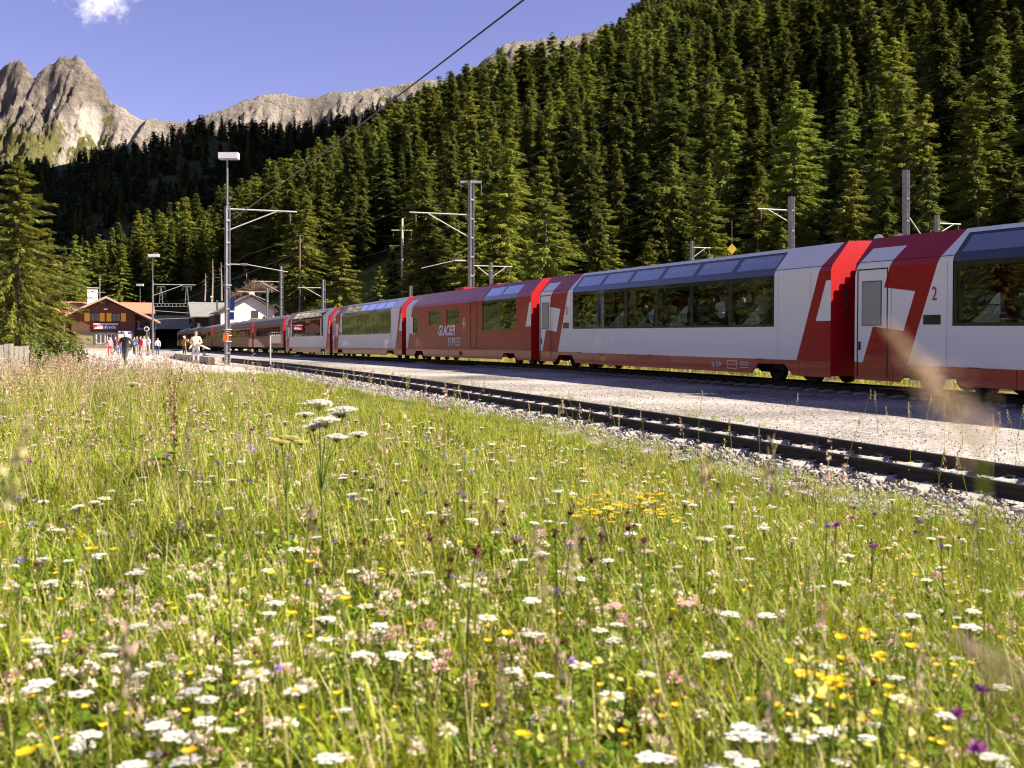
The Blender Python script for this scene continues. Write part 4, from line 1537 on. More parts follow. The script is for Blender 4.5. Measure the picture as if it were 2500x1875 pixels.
c5 = copy_tree(pano); place_coach(c5, T0 + 4 * PITCH)
tag(c5, 'farthest white and red panorama coach, coupled to the old grey-roofed coaches', 'train coach')
oc = old_coach(); ocs = old_coach(True)
t_ = T0 + 5 * PITCH + .3
names = ['old red coach with grey roof coupled next to the panorama coaches', 'old red coach with a yellow stripe, half hidden behind the tall mast', 'old red coach with grey roof, third from the panorama coaches', 'old red coach with grey roof, fourth from the panorama coaches', 'old red coach with grey roof, last one outside the tunnel mouth', 'dark vehicle at the head of the train in the tunnel mouth']
for k in range(6):
    src = ocs if k == 1 else oc
    o = src if (k in (0, 1)) else copy_tree(oc)
    place_coach(o, t_, 18.0)
    tag(o, names[k], 'train coach', 'coaches of the standing train')
    t_ += 18.9

# ------------------------------------------------------------------ overhead line: masts, brackets, wires
def base_z(X, Y):
    c, t = to_ct(X, Y)
    if hill_h(X, Y) > 0: return float(slope_z(X, Y))
    return float(rail_z(t)) - .22 if c > 6.6 else float(ground_z(X, Y))


RZT = math.atan2(PY, PX)       # heading of the p direction


def mast(x, D, ytop, arms=(), label='', w=.20, lamp=None, extra=None, beam=True, group='overhead line masts'):
    """H-section mast at photo column x and depth D; arms: (z photo y, reach px, brace y, insulator)"""
    X0 = atx(x, D); z0 = base_z(X0, D)
    e = empty('catenary_mast', (X0, D, z0))
    tag(e, label, 'mast', group)
    H = CZ + (840 - ytop) / F * D - z0
    mb = MB(); Mr = Matrix.Rotation(RZT + .35, 4, 'Z')
    if beam:
        mb.box((-w / 2, -w / 2, -.3), (-w / 2 + .022, w / 2, H), 0, Mr); mb.box((w / 2 - .022, -w / 2, -.3), (w / 2, w / 2, H), 0, Mr)
        mb.box((-w / 2 + .022, -.008, -.3), (w / 2 - .022, .008, H - .003), 0, Mr)
        for k in range(int(H / 1.1)):                      # batten plates
            mb.box((-w / 2 + .022, -w / 2 + .012, .6 + k * 1.1), (w / 2 - .022, -w / 2 + .02, .68 + k * 1.1), 0, Mr)
    else:
        mb.tube([(0, 0, -.3), (0, 0, H)], [w * .5, w * .36], 10)
    mb.build('mast_post', M['steel'], e)
    MB().box((-.35, -.35, -.35), (.35, .35, .06), 0, Mr).build('footing', M['concrete'], e)
    for (ya, dx, yb, ins) in arms:
        za = CZ + (840 - ya) / F * D - z0
        ln = dx * D / F / .95
        dirv = Vector((PX, PY, 0)) * ln
        a = Vector((0, 0, za))
        am = MB(); am.tube([a, a + dirv], .042, 6)
        if yb:
            zb = CZ + (840 - yb) / F * D - z0
            am.tube([Vector((0, 0, zb)), a + dirv * .72], .032, 6)
        o = am.build('bracket_arm', M['steel_light'], e)
        if ins:
            p = a + dirv * .9
            im = MB()
            im.tube([p, p - Vector((0, 0, .12))], .015, 5)
            for q in range(4):
                im.tube([p - Vector((0, 0, .14 + q * .1)), p - Vector((0, 0, .19 + q * .1))], .05, 8)
            im.tube([p - Vector((0, 0, .1)), p - Vector((0, 0, .62))], .015, 5)
            im.build('insulator', M['wood_dark'], o)
    if lamp:
        (yl, wl) = lamp
        zl = CZ + (840 - yl) / F * D - z0
        MB().tube([(0, 0, H - .1), (0, 0, zl)], [.055, .045], 8).build('lamp_pole', M['steel'], e)
        wl = wl * D / F
        o = MB().box((-wl * .42, -.22, zl), (wl * .58, .22, zl + .30), 0).build('lamp_housing', M['white'], e)
        MB().box((-wl * .40, -.20, zl - .03), (wl * .56, .20, zl - .002)).build('lamp_glass', M['frost'], o)
    if extra: extra(e, H, z0, D)
    return e


def m1_extra(e, H, z0, D):
    for k, zz in enumerate((1.2, 1.5, 1.8, 4.0)):
        MB().box((-.16, -.16, zz), (.16, .16, zz + .04), 0, Matrix.Rotation(RZT + .35, 4, 'Z')).build('clamp_band', M['steel_light'], e)
    a = Vector((.1, 0, CZ + (840 - 645) / F * D - z0)); dv = Vector((PX, PY, 0))
    mb = MB(); mb.tube([a, a + dv * .55], .03, 6); mb.build('tube_arm', M['steel_light'], e)
    MB().tube([a + dv * .55, a + dv * .9], .06, 8).build('insulator', M['wood_dark'], e)
    MB().tube([a + dv * .9, a + dv * 2.9 - Vector((0, 0, .32))], .022, 6).build('registration_arm', M['steel_light'], e)
    MB().box((.13, -.02, 2.75), (.36, .02, 3.35), 0).build('sign_plate', M['blue'], e)
    MB().box((.14, -.03, 2.3), (.33, .03, 2.68), 0).build('sign_plate', M['blue'], e)


mast(555, 55, 503, ((510, 161, 563, True),), 'tall grey mast with a lamp box on top, standing before the old coaches', .21, (388, 47), m1_extra)
def m2_extra(e, H, z0, D):
    w = 26 * D / F
    MB().bar((-w, 0, H - .1), (w, 0, H - .1), .08, .14).build('cross_arm', M['steel_light'], e)
    for s in (-1, 1):
        MB().tube([(s * w * .95, 0, H - .2), (s * w * .95, 0, H - .9)], .03, 6).build('insulator', M['wood_dark'], e)
    a = Vector((-.1, 0, CZ + (840 - 637) / F * D - z0)); dv = Vector((-PX, -PY, 0))
    MB().tube([a, a + dv * .9], .05, 6).build('tube_arm', M['steel_light'], e)
    MB().tube([a + dv * .9, a + dv * 2.9 - Vector((0, 0, .5))], .02, 6).build('registration_arm', M['steel_light'], e)
mast(1150, 64, 440, ((525, -148, 582, True),), 'tall mast with a short crossarm on top rising behind the red dining coach', .26, None, m2_extra)
mast(1932, 60, 480, ((514, -92, 545, True),), 'grey mast with a left-hand bracket rising behind the roof of the passenger coach', .26)
def m4_extra(e, H, z0, D):
    MB().tube([(.05, 0, H - 2.2), (2.6, .6, H - 5.6)], .03, 6).build('stay_rod', M['steel_light'], e)
    for s, zz in ((-1.35, 3.75), (-.28, 3.7)):
        z = H - zz + .3
        mb = MB(); mb.tube([(s, -.03, z), (s, .03, z)], .26, 16)
        o = mb.build('tension_wheel', M['steel'], e)
    MB().tube([(0, 0, H - 3.4), (-1.6, 0, H - 3.4)], .02, 5).build('tension_wire', M['wire'], e)
mast(2212, 55, 415, (), 'stayed mast with tension wheels behind the nearest coach', .26, None, m4_extra)
mast(2288, 59, 525, ((545, 69, 572, True),), 'short mast with a bracket to the right, above the nearest coach', .2)
mast(1690, 80, 588, ((604, 50, 630, True),), 'short mast with a small bracket near the yellow diamond board', .2)
mast(1199, 76, 641, ((650, 53, 678, True), (650, -50, 678, False)), 'thin mast with brackets to both sides above the red dining coach', .18)
mast(1003, 92, 698, (), 'plain mast tip showing over the joint of the red dining coach', .18)
mast(687, 120, 650, ((688, -68, 715, True),), 'mast with crosspiece behind the farthest panorama coach', .26, None, None)
mast(790, 103, 683, ((703, -60, 728, True),), 'mast with a bracket in front of the sunlit grass slope', .24)
mast(653, 131, 703, ((713, -68, 735, True),), 'mast with a long bracket in front of the white house', .22)
mast(530, 178, 733, ((741, -62, 0, False),), 'thin mast in front of the grey shingled shed', .22)
mast(373, 123, 685, ((694, 96, 722, True),), 'lamp mast with a long bracket right of the station', .24, (627, 25), None, False)
# platform lamp behind the station
def platform_lamp(x, D, ytop, wpx, label):
    X0 = atx(x, D); z0 = base_z(X0, D)
    e = empty('platform_lamp', (X0, D, z0)); tag(e, label, 'lamp post')
    z = CZ + (840 - ytop) / F * D - z0
    MB().tube([(0, 0, 0), (0, 0, z)], [.09, .05], 8).build('lamp_pole', M['steel'], e)
    w = wpx * D / F
    MB().box((-w / 2, -.25, z), (w / 2, .25, z + .34)).build('lamp_housing', M['white'], e)
platform_lamp(342, 195, 698, 16, 'small lamp post with a white box head behind the station')

# gantry with two lattice pylons before the tunnel
def gantry():
    D = 205; z0 = base_z(atx(410, D), D)
    e = empty('signal_gantry', (atx(410, D), D, z0)); tag(e, 'steel lattice gantry with two small pylons in front of the tunnel', 'gantry')
    x0, x1 = atx(352, D) - atx(410, D), atx(472, D) - atx(410, D)
    zz = CZ + (840 - 748) / F * D - z0; zt = CZ + (840 - 741) / F * D - z0
    MB().bar((x0, 0, zz), (x1, 0, zz), .12, .10).build('lower_chord', M['steel_light'], e)
    MB().bar((x0, 0, zt), (x1, 0, zt), .12, .10).build('upper_chord', M['steel_light'], e)
    for k in range(13):
        xx = x0 + (x1 - x0) * (k + .5) / 13
        MB().bar((xx, 0, zz), (xx, 0, zt), .10).build('strut', M['steel_light'], e)
    for xx in (x0, x1):
        MB().bar((xx, 0, -.3), (xx, 0, zt + .4), .22).build('leg', M['steel'], e)
    for xp in (393, 456):
        xx = atx(xp, D) - atx(410, D); zp = CZ + (840 - 700) / F * D - z0
        p = MB()
        for s in (-1, 1):
            p.bar((xx + s * .32, 0, zt), (xx + s * .1, 0, zp), .07)
        for q in range(3):
            f = .25 + .25 * q
            p.bar((xx - .32 + .22 * f, 0, zt + (zp - zt) * f), (xx + .32 - .22 * f, 0, zt + (zp - zt) * f), .05)
        p.bar((xx - .75, 0, zp), (xx + .75, 0, zp), .10)
        o = p.build('lattice_pylon', M['steel_light'], e)
        for s in (-1, 1):
            MB().tube([(xx + s * .7, 0, zp - .06), (xx + s * .78, 0, zp - .7)], .04, 5).build('insulator', M['wood_dark'], o)
gantry()
for k, (x0, x1, y0, y1, D) in enumerate(((372, 470, 758, 765, 150), (372, 470, 780, 776, 160))):
    mb = MB(); mb.tube([at(x0, y0, D), at(x1, y1, D)], .035, 5)
    o = mb.build('cross_span_wire', M['steel_light']); tag(o, ['upper pale cross-span rod between the lamp mast and the shed', 'lower pale cross-span rod before the tunnel roof'][k], 'wire')


def wire(pts, rad, label, n=4, name='overhead_wire', group=None):
    o = MB().tube(pts, rad, n).build(name, M['wire']); tag(o, label, 'wire', group); return o


def track_wire(c, hrel, t0, t1, rad, label, span=38, sag=.35, step=4):
    P = []
    t = t0
    while t <= t1:
        x, y = ct(c, t)
        ph = ((t - t0) % span) / span
        P.append((x, y, CZ + hrel - sag * 4 * ph * (1 - ph)))
        t += step
    wire(P, rad, label)
track_wire(6.95, 6.0, -22, 56, .022, 'thick dark cable running overhead from the tall lamp mast', 78, .25)
track_wire(8.4, 3.75, -16, 100, .0055, 'thin contact wire over the empty near track', 40, .02)
track_wire(8.4, 4.75, -16, 100, .0055, 'thin suspension wire over the empty near track')
track_wire(18.63, 4.25, -14, 240, .0055, 'thin contact wire over the train', 40, .02)
track_wire(18.63, 5.35, -14, 240, .0055, 'thin suspension wire over the train')
track_wire(22.0, 7.5, -14, 200, .007, 'feeder wire strung along the masts behind the train')
track_wire(34, 7.2, -14, 120, .007, 'feeder wire over the siding behind the train')
wire([at(1000, 640, 110), at(1550, 470, 90), at(2500, 140, 62)], .008, 'dark line sloping up across the forest above the train')

# yellow diamond board hung on a rod
def diamond():
    D = 62; p = at(1787, 608, D); z0 = base_z(p.x, D)
    e = empty('diamond_board', (p.x, D, z0)); tag(e, 'yellow diamond-shaped board on a thin rod above the train roof', 'sign')
    z = p.z - z0; s = 12 * D / F
    MB().prism([(-s, z), (0, z - s * 1.1), (s, z), (0, z + s * 1.1)], -.015, .015).build('board', M['yellow'], e)
    MB().tube([(0, .035, 0), (0, .035, z + 70 * D / F)], .018, 6).build('rod', M['wood_dark'], e)
diamond()
# timber power poles on the slope
def power_pole(x, D, ytop, ybase, arms, r, m, label):
    a = at(x, ytop, D); z0 = float(slope_ground(a.x, D)) - .5
    e = empty('power_pole', (a.x, D, z0)); tag(e, label, 'pole')
    MB().tube([(0, 0, 0), (0, 0, a.z - z0)], [r, r * .8], 8).build('pole_shaft', m, e)
    for (y, wpx) in arms:
        z = CZ + (840 - y) / F * D - z0; w = wpx * D / F
        o = MB().bar((-w, -.05, z), (w, .05, z), .16, .16).build('cross_arm', m, e)
        for s in (-1, 1):
            MB().tube([(s * w * .85, 0, z - .08), (s * w * .85, 0, z - .9)], .04, 5).build('insulator', M['wood_dark'], o)
M['palepole'] = mat('pale_concrete_pole', (.62, .56, .42), .8, 0, .2, 2)
power_pole(982, 158, 533, 640, ((562, 26), (600, 31)), .20, M['palepole'], 'pale concrete pylon with two crossarms among the spruces')
power_pole(732, 172, 572, 700, ((575, 9),), .16, M['wood_dark'], 'brown timber pole with a short crossarm on the grass slope')

# ------------------------------------------------------------------ buildings
M['boards'] = mat('brown_boards', (.105, .032, .019), .8, 0, .35, 3, .4, 12, col2=(.07, .022, .014), stretch=(1, 1, 9))
M['boards_dark'] = mat('dark_boards', (.055, .034, .026), .85, 0, .3, 3, .3, 12, stretch=(9, 1, 1))
M['baseboards'] = mat('grey_base_boards', (.23, .20, .14), .85, 0, .4, 3, .3, 10, stretch=(1, 1, 6))
M['fascia'] = mat('fascia_tan', (.42, .29, .21), .7, 0, .2, 2)
M['tiles'] = mat('roof_tiles_orange', (.47, .22, .135), .85, 0, .5, 5, .8, 9, col2=(.30, .12, .07), stretch=(3, 1, 2))
M['shingle'] = mat('grey_shingles', (.23, .225, .22), .85, 0, .4, 6, .7, 12, col2=(.14, .135, .13))
M['plaster'] = mat('white_plaster', (.80, .78, .74), .85, 0, .12, 1.5, .15, 6)
M['cream'] = mat('cream_plaster', (.58, .50, .40), .85, 0, .15, 1.5)
M['winglass'] = mat('window_glass_dark', (.035, .04, .05), .06, 0, coat=.5)
M['shutter'] = mat('yellow_shutter', (.70, .36, .02), .6, 0, .12, 4)
M['stonewall'] = None


def stone_wall_mat():
    m, nt, b = new_mat('stone_masonry')
    n, l = nt.nodes, nt.links
    tc = n.new('ShaderNodeTexCoord'); br = n.new('ShaderNodeTexBrick')
    mp = n.new('ShaderNodeMapping'); mp.inputs['Rotation'].default_value = (R(90), 0, 0); mp.inputs['Scale'].default_value = (.9, .9, .9)
    l.new(tc.outputs['Object'], mp.inputs['Vector']); l.new(mp.outputs[0], br.inputs['Vector'])
    br.inputs['Color1'].default_value = (.52, .47, .38, 1); br.inputs['Color2'].default_value = (.34, .30, .25, 1); br.inputs['Mortar'].default_value = (.18, .16, .14, 1)
    br.inputs['Scale'].default_value = 1.3; br.inputs['Mortar Size'].default_value = .03
    l.new(br.outputs['Color'], b.inputs['Base Color']); b.inputs['Roughness'].default_value = .9
    return m


M['stonewall'] = stone_wall_mat()


def facade_frame(x, D, zrel, name):
    """an Empty whose x runs to the right along p, y away along the track, z up"""
    return empty(name, (atx(x, D), D, CZ + zrel), RZT)


def window(parent, x0, x1, z0, z1, y, fm, sub=2, name='window'):
    fr = MB(); t = .07
    for (a, b, c, d) in ((x0, x0 + t, z0, z1), (x1 - t, x1, z0, z1), (x0 + t, x1 - t, z0, z0 + t), (x0 + t, x1 - t, z1 - t, z1)):
        fr.box((a, y - .05, c), (b, y + .02, d))
    for k in range(1, sub):
        xm = x0 + (x1 - x0) * k / sub
        fr.box((xm - t / 2, y - .05, z0 + t), (xm + t / 2, y + .02, z1 - t))
    o = fr.build(name, fm, parent)
    MB().box((x0 + t, y - .02, z0 + t), (x1 - t, y + .015, z1 - t)).build('pane', M['winglass'], o)
    return o


def station():
    e = facade_frame(258, 160, -.90, 'station_building')
    tag(e, 'brown timber station chalet with yellow shutters and orange tiled side roofs', 'station')
    S = .485; AP = 7.75
    gz = lambda x: AP - .25 - S * abs(x)
    # upper storey gable wall and body
    MB().prism([(-4.6, 2.7), (4.0, 2.7), (4.0, gz(4.0) - .1), (0, AP - .4), (-4.6, gz(4.6) - .1)], 0, 9).build('upper_wall', M['boards'], e)
    MB().box((-3.9, .25, 0), (3.9, 8.8, 2.7)).build('ground_floor_wall', M['baseboards'], e)
    MB().box((-4.8, -.06, 2.66), (4.15, .0, 2.82)).build('storey_beam', M['boards_dark'], e)
    MB().box((-5.0, -1.2, -.4), (5.2, 9.2, .28)).build('plinth', M['concrete'], e)
    # roof slabs with overhang
    for s, ext in ((-1, 5.9), (1, 7.4)):
        mb = MB()
        top = [(0, AP), (s * ext, AP - S * ext), (s * ext, AP - S * ext - .22), (0, AP - .22)]
        if s > 0: top = top[::-1]
        mb.prism(top, -1.9, 9.4)
        r_ = mb.build('roof', M['tiles'], e)
        mb = MB()
        p = [(0, AP + .03), (s * (ext + .03), AP - S * ext + .015), (s * (ext + .03), AP - S * ext - .30), (0, AP - .30)]
        if s > 0: p = p[::-1]
        mb.prism(p, -2.0, -1.902)
        mb.build('barge_board', M['fascia'], r_)
    # cross roof behind, ridge parallel to the front
    for (xa, xb, nm) in ((-9.4, -.6, 'side_roof'), (.6, 7.0, 'side_roof')):
        mb = MB()
        mb.poly([(xa, 2.6, 5.55), (xb, 2.6, 5.55), (xb, 6.4, 7.2), (xa, 6.4, 7.2)]); mb.poly([(xa, 6.4, 7.2), (xb, 6.4, 7.2), (xb, 10.2, 5.55), (xa, 10.2, 5.55)])
        mb.poly([(xa, 2.6, 5.55), (xa, 6.4, 7.2), (xa, 10.2, 5.55)]); mb.poly([(xb, 2.6, 5.55), (xb, 10.2, 5.55), (xb, 6.4, 7.2)])
        mb.poly([(xa, 2.6, 5.40), (xa, 10.2, 5.40), (xb, 10.2, 5.40), (xb, 2.6, 5.40)]); mb.poly([(xa, 2.6, 5.40), (xb, 2.6, 5.40), (xb, 2.6, 5.55), (xa, 2.6, 5.55)])
        mb.build(nm, M['tiles'], e)
    MB().box((-8.8, 3.2, 0), (-4.6, 9.6, 5.42)).build('side_wing', M['boards'], e)
    MB().box((4.0, 4.6, 0), (6.4, 9.6, 5.42)).build('side_wing', M['boards_dark'], e)
    c = MB().box((-2.45, 3.4, 5.6), (-1.0, 4.7, 8.9)).build('chimney', M['plaster'], e)
    MB().box((-2.55, 3.3, 9.1), (-.9, 4.8, 9.25)).box((-2.4, 3.5, 8.9), (-2.2, 3.7, 9.1)).box((-1.3, 3.5, 8.9), (-1.1, 3.7, 9.1)).box((-1.9, 3.5, 8.9), (-1.7, 3.7, 9.1)).build('chimney_cap', M['concrete'], c)
    MB().box((-.25, -.08, 5.85), (.25, .0, 6.05)).build('gable_lamp', M['white'], e)
    MB().box((-.09, -1.3, 6.3), (.09, -.02, 7.3)).build('ridge_strut', M['boards_dark'], e)
    for (a, b) in ((-2.12, -.88), (.84, 2.02)):
        w = window(e, a, b, 4.22, 5.36, -.02, M['boards_dark'], 2)
    for (a, b) in ((-2.86, -2.16), (-.82, -.14), (.12, .78), (2.08, 2.76)):
        s_ = MB().box((a, -.09, 4.18), (b, -.03, 5.40)).build('shutter', M['shutter'], e)
        sl = MB()
        for q in range(9): sl.box((a + .08, -.105, 4.28 + q * .12), (b - .08, -.09, 4.35 + q * .12))
        sl.build('louvre', M['shutter'], s_)
    # canopy post and brace at the platform side
    MB().bar((6.7, -.9, 0), (6.7, -.9, 4.2), .2).bar((6.7, -.9, 2.9), (4.05, -.9, 4.3), .14).bar((4.1, -.9, 4.25), (6.9, -.9, 4.25), .16).build('canopy_post', M['boards_dark'], e)
    MB().bar((-5.55, -1.2, .2), (-5.55, -1.2, 4.75), .09).build('downpipe', M['fascia'], e)
    for (a, b) in ((-1.25, -.05), (.2, 1.35)):
        window(e, a, b, 1.0, 2.4, .22, M['white'], 2)
    MB().box((-1.5, .12, 1.0), (-1.32, .24, 2.5)).box((1.42, .12, 1.0), (1.6, .24, 2.5)).build('window_shutter', M['baseboards'], e)
    # open waiting hall beside the board
    MB().box((3.92, 1.0, 0), (6.2, 1.2, 1.7)).build('low_wall', M['cream'], e)
    # flat antenna mast on the roof
    mb = MB().tube([(-.7, 5, 6.5), (-.7, 5, 11.2)], .05, 6).bar((-1.3, 5, 8.6), (.1, 5, 8.6), .05).bar((-.95, 5, 10.5), (-.45, 5, 10.5), .04).build('antenna', M['steel_light'], e)
    # name sign, on the wall
    n = facade_frame(258, 160, -.90, 'station_sign'); tag(n, 'red and blue station name sign reading Preda, on the brown gable', 'sign')
    MB().box((-1.66, -.30, 3.02), (-.30, -.12, 3.72)).build('red_panel', M['red_sign'], n)
    MB().box((-.30, -.302, 3.02), (1.66, -.12, 3.722)).build('blue_panel', M['blue'], n)
    MB().box((-1.68, -.36, 3.74), (1.68, -.06, 3.86)).build('sign_light', M['white'], n)
    MB().prism([(-1.55, 3.14), (-.42, 3.14), (-.42, 3.42), (-1.1, 3.36), (-1.55, 3.22)], -.312, -.302).box((-1.2, -.312, 3.46), (-.42, -.302, 3.53)).build('train_logo', M['white'], n)
    me = text_mesh('sign_text', 'Preda', .62, M['white'], xs=1.05)
    t = link(bpy.data.objects.new('sign_text', me), n); t.location = (-.16, -.312, 3.16); t.rotation_euler = (R(90), 0, 0)
    b = facade_frame(258, 160, -.90, 'direction_sign'); tag(b, 'small blue sign with a white arrow above the notice board', 'sign')
    MB().box((1.55, -1.40, 2.52), (3.6, -1.30, 2.84)).build('panel', M['blue'], b)
    MB().prism([(1.68, 2.68), (1.86, 2.80), (1.86, 2.72), (2.02, 2.72), (2.02, 2.64), (1.86, 2.64), (1.86, 2.56)], -1.412, -1.402).build('arrow', M['white'], b)
    mk = MB(); r = random.Random(3); xx = 2.2
    while xx < 3.35:
        w = r.uniform(.05, .1); mk.box((xx, -1.412, 2.62), (xx + w, -1.402, 2.62 + r.choice((.08, .12)))); xx += w + .03
    mk.build('caption', M['white'], b)
    MB().bar((1.62, -1.35, .28), (1.62, -1.35, 2.52), .06).bar((3.52, -1.35, .28), (3.52, -1.35, 2.52), .06).build('sign_post', M['steel'], b)
    k = facade_frame(258, 160, -.90, 'notice_board'); tag(k, 'white notice board in a brown frame under the small blue arrow sign', 'notice board')
    MB().box((1.72, -1.34, 1.05), (3.42, -1.28, 2.32)).build('sheet', M['white'], k)
    fr = MB()
    for (a, c_, d, f) in ((1.66, 1.76, .98, 2.40), (3.38, 3.48, .98, 2.40), (1.76, 3.38, .98, 1.07), (1.76, 3.38, 2.30, 2.40)): fr.box((a, -1.37, d), (c_, -1.27, f))
    fr.build('frame', M['fascia'], k)
    MB().bar((1.76, -1.32, .28), (1.76, -1.32, 1.0), .09).bar((3.38, -1.32, .28), (3.38, -1.32, 1.0), .09).build('leg', M['boards_dark'], k)
    q = facade_frame(258, 160, -.90, 'platform_sign'); tag(q, 'long blue platform sign hanging under the canopy', 'sign')
    MB().box((4.3, -1.2, 3.0), (7.0, -1.1, 3.28)).build('panel', M['blue'], q)
    MB().bar((4.5, -1.15, 3.28), (4.5, -1.15, 4.2), .05).bar((6.8, -1.15, 3.28), (6.8, -1.15, 4.2), .05).build('hanger', M['steel'], q)
station()


def gable_house(name, label, x, D, zrel, xl, xr, ap, zl, zr, depth, wallm, roofm, over=.7):
    e = facade_frame(x, D, zrel, name); tag(e, label, 'house')
    MB().prism([(xl + .5, 0), (xr - .5, 0), (xr - .5, zr + .1), (0, ap - .35), (xl + .5, zl + .1)], 0, depth).build('wall', wallm, e)
    for (xe, ze) in ((xl, zl), (xr, zr)):
        p = [(0, ap), (xe, ze), (xe, ze - .2), (0, ap - .2)]
        if xe > 0: p = p[::-1]
        r_ = MB().prism(p, -over, depth + over).build('roof', roofm, e)
        p = [(0, ap + .02), (xe * 1.005, ze + .01), (xe * 1.005, ze - .26), (0, ap - .26)]
        if xe > 0: p = p[::-1]
        MB().prism(p, -over - .07, -over - .002).build('barge_board', M['boards_dark'], r_)
    return e


wh = gable_house('white_house', 'white plastered house with a grey gable roof and one small window', 613, 165, -.9, -4.9, 3.9, 8.35, 5.65, 5.9, 9, M['plaster'], M['shingle'], .55)
w_ = window(wh, .05, 1.05, 4.75, 5.9, -.02, M['boards_dark'], 2)
MB().box((-.02, -.12, 4.66), (1.12, -.0, 4.75)).build('window_sill', M['concrete'], wh)
MB().prism([(1.55, 4.65), (1.95, 4.1), (2.35, 4.65), (1.95, 5.2)], -.06, -.012).build('diamond_emblem', M['boards'], wh)
MB().box((.2, 3.2, 7.6), (1.0, 4.0, 8.9)).build('chimney', M['cream'], wh)
MB().box((-5.2, .8, 0), (-4.4, 8.4, 5.2)).build('lean_to', M['boards_dark'], wh)


def shed():
    e = facade_frame(468, 185, -.9, 'grey_shed'); tag(e, 'long shed with a grey shingled roof behind the old coaches', 'shed')
    L = 8.2
    MB().box((.5, .3, 2.3), (L, 6.0, 5.6)).build('upper_wall', M['boards_dark'], e)
    MB().box((1.4, .32, 0), (L, 6.0, 2.3)).build('lower_wall', M['cream'], e)
    MB().box((.95, .2, 0), (1.4, .9, 4.4)).build('corner_pier', M['plaster'], e)
    mb = MB(); 
    mb.prism([(-.8, 5.55), (3.2, 8.05), (7.2, 5.55), (7.2, 5.4), (3.2, 7.85), (-.8, 5.4)], 0, L + 1.2, 0, Matrix(((0, 1, 0, -.3), (1, 0, 0, 0), (0, 0, 1, 0), (0, 0, 0, 1))))
    mb.build('roof', M['shingle'], e)
    MB().box((4.6, .26, 2.4), (6.2, .31, 3.9)).build('door', M['boards'], e)
    MB().tube([(3.6, 3.2, 7.9), (3.6, 3.2, 8.8)], .12, 8).tube([(3.4, 3.2, 8.9), (3.8, 3.2, 8.9)], .25, 10).build('roof_cowl', M['steel_light'], e)
shed()
oh = gable_house('tiled_house', 'small house with an orange tiled roof right of the white house', 672, 172, -.9, -2.6, 3.4, 7.2, 4.6, 4.6, 6, M['boards_dark'], M['tiles'], .4)


# tunnel mouth under a stone gallery
def tunnel():
    D = 262
    e = facade_frame(398, D, -1.2, 'tunnel_portal'); tag(e, 'dark tunnel mouth under a pale stone gallery wall', 'tunnel portal')
    w = 6.0
    MB().box((-w, 0, 5.2), (w, 1.2, 8.0)).build('head_wall', M['stonewall'], e)
    MB().box((-w - 1.5, -3.2, 4.75), (w + .8, 1.0, 5.15)).build('canopy_slab', M['concrete'], e)
    for s in (-1, 1): MB().box((s * w - .8, -3, 0), (s * w + .8, 1.2, 4.75)).build('pier', M['stonewall'], e)
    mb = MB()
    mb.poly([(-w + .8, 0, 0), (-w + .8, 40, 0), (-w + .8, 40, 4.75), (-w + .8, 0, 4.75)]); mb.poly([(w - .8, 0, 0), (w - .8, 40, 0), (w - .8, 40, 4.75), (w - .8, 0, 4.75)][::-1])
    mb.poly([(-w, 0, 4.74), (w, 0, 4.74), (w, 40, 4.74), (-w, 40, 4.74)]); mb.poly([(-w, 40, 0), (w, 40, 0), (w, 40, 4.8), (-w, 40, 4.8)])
    mb.build('tunnel_lining', M['dark_iron'], e)  # near-black colour paints in the darkness inside the tunnel
tunnel()


def signal(x, D, ytop, ybot, label):
    p = at(x, ytop, D); z0 = base_z(p.x, D)
    e = empty('railway_signal', (p.x, D, z0), .1); tag(e, label, 'signal')
    zt = p.z - z0; zb = CZ + (840 - ybot) / F * D - z0; r = .33; 
    def oval(rr, y0, y1):
        P = []
        for k in range(20):
            a = math.pi * 2 * k / 20
            P.append((rr * math.cos(a), (zt - r - .1 if math.sin(a) > 0 else zb + r + .1) + rr * math.sin(a)))
        return MB().prism(P, y0, y1)
    o = oval(r, 0, .05).build('target_board', M['white'], e)
    oval(r * .68, -.02, -.002).build('signal_face', M['black'], o)
    MB().tube([(0, .1, 0), (0, .1, zb + .1)], .07, 6).build('signal_post', M['steel'], e)
signal(358, 140, 795, 811, 'oval railway signal right of the station')
signal(468, 190, 790, 808, 'oval railway signal before the grey shed')
# white post, bin and yard things near the tall mast
def post(x, D, ytop, label, r=.05, m='steel_light'):
    X0 = atx(x, D); z0 = base_z(X0, D)
    e = empty('marker_post', (X0, D, z0)); tag(e, label, 'post')
    h_ = CZ + (840 - ytop) / F * D - z0
    MB().tube([(0, 0, -.1), (0, 0, h_)], r, 8).build('shaft', M[m], e); MB().tube([(0, 0, h_), (0, 0, h_ + .04)], r * 1.3, 8).build('cap', M[m], e)
post(660, 52, 822, 'slim pale post beside the gravel strip', .035)
e = empty('orange_box', at(551, 832, 54)); tag(e, 'small orange box fixed to the tall lamp mast', 'box')
MB().box((-.11, -.12, 0), (.11, .12, .34)).build('casing', M['orange'], e); MB().box((-.12, -.13, .342), (.12, .13, .37)).build('lid', M['orange'], e)

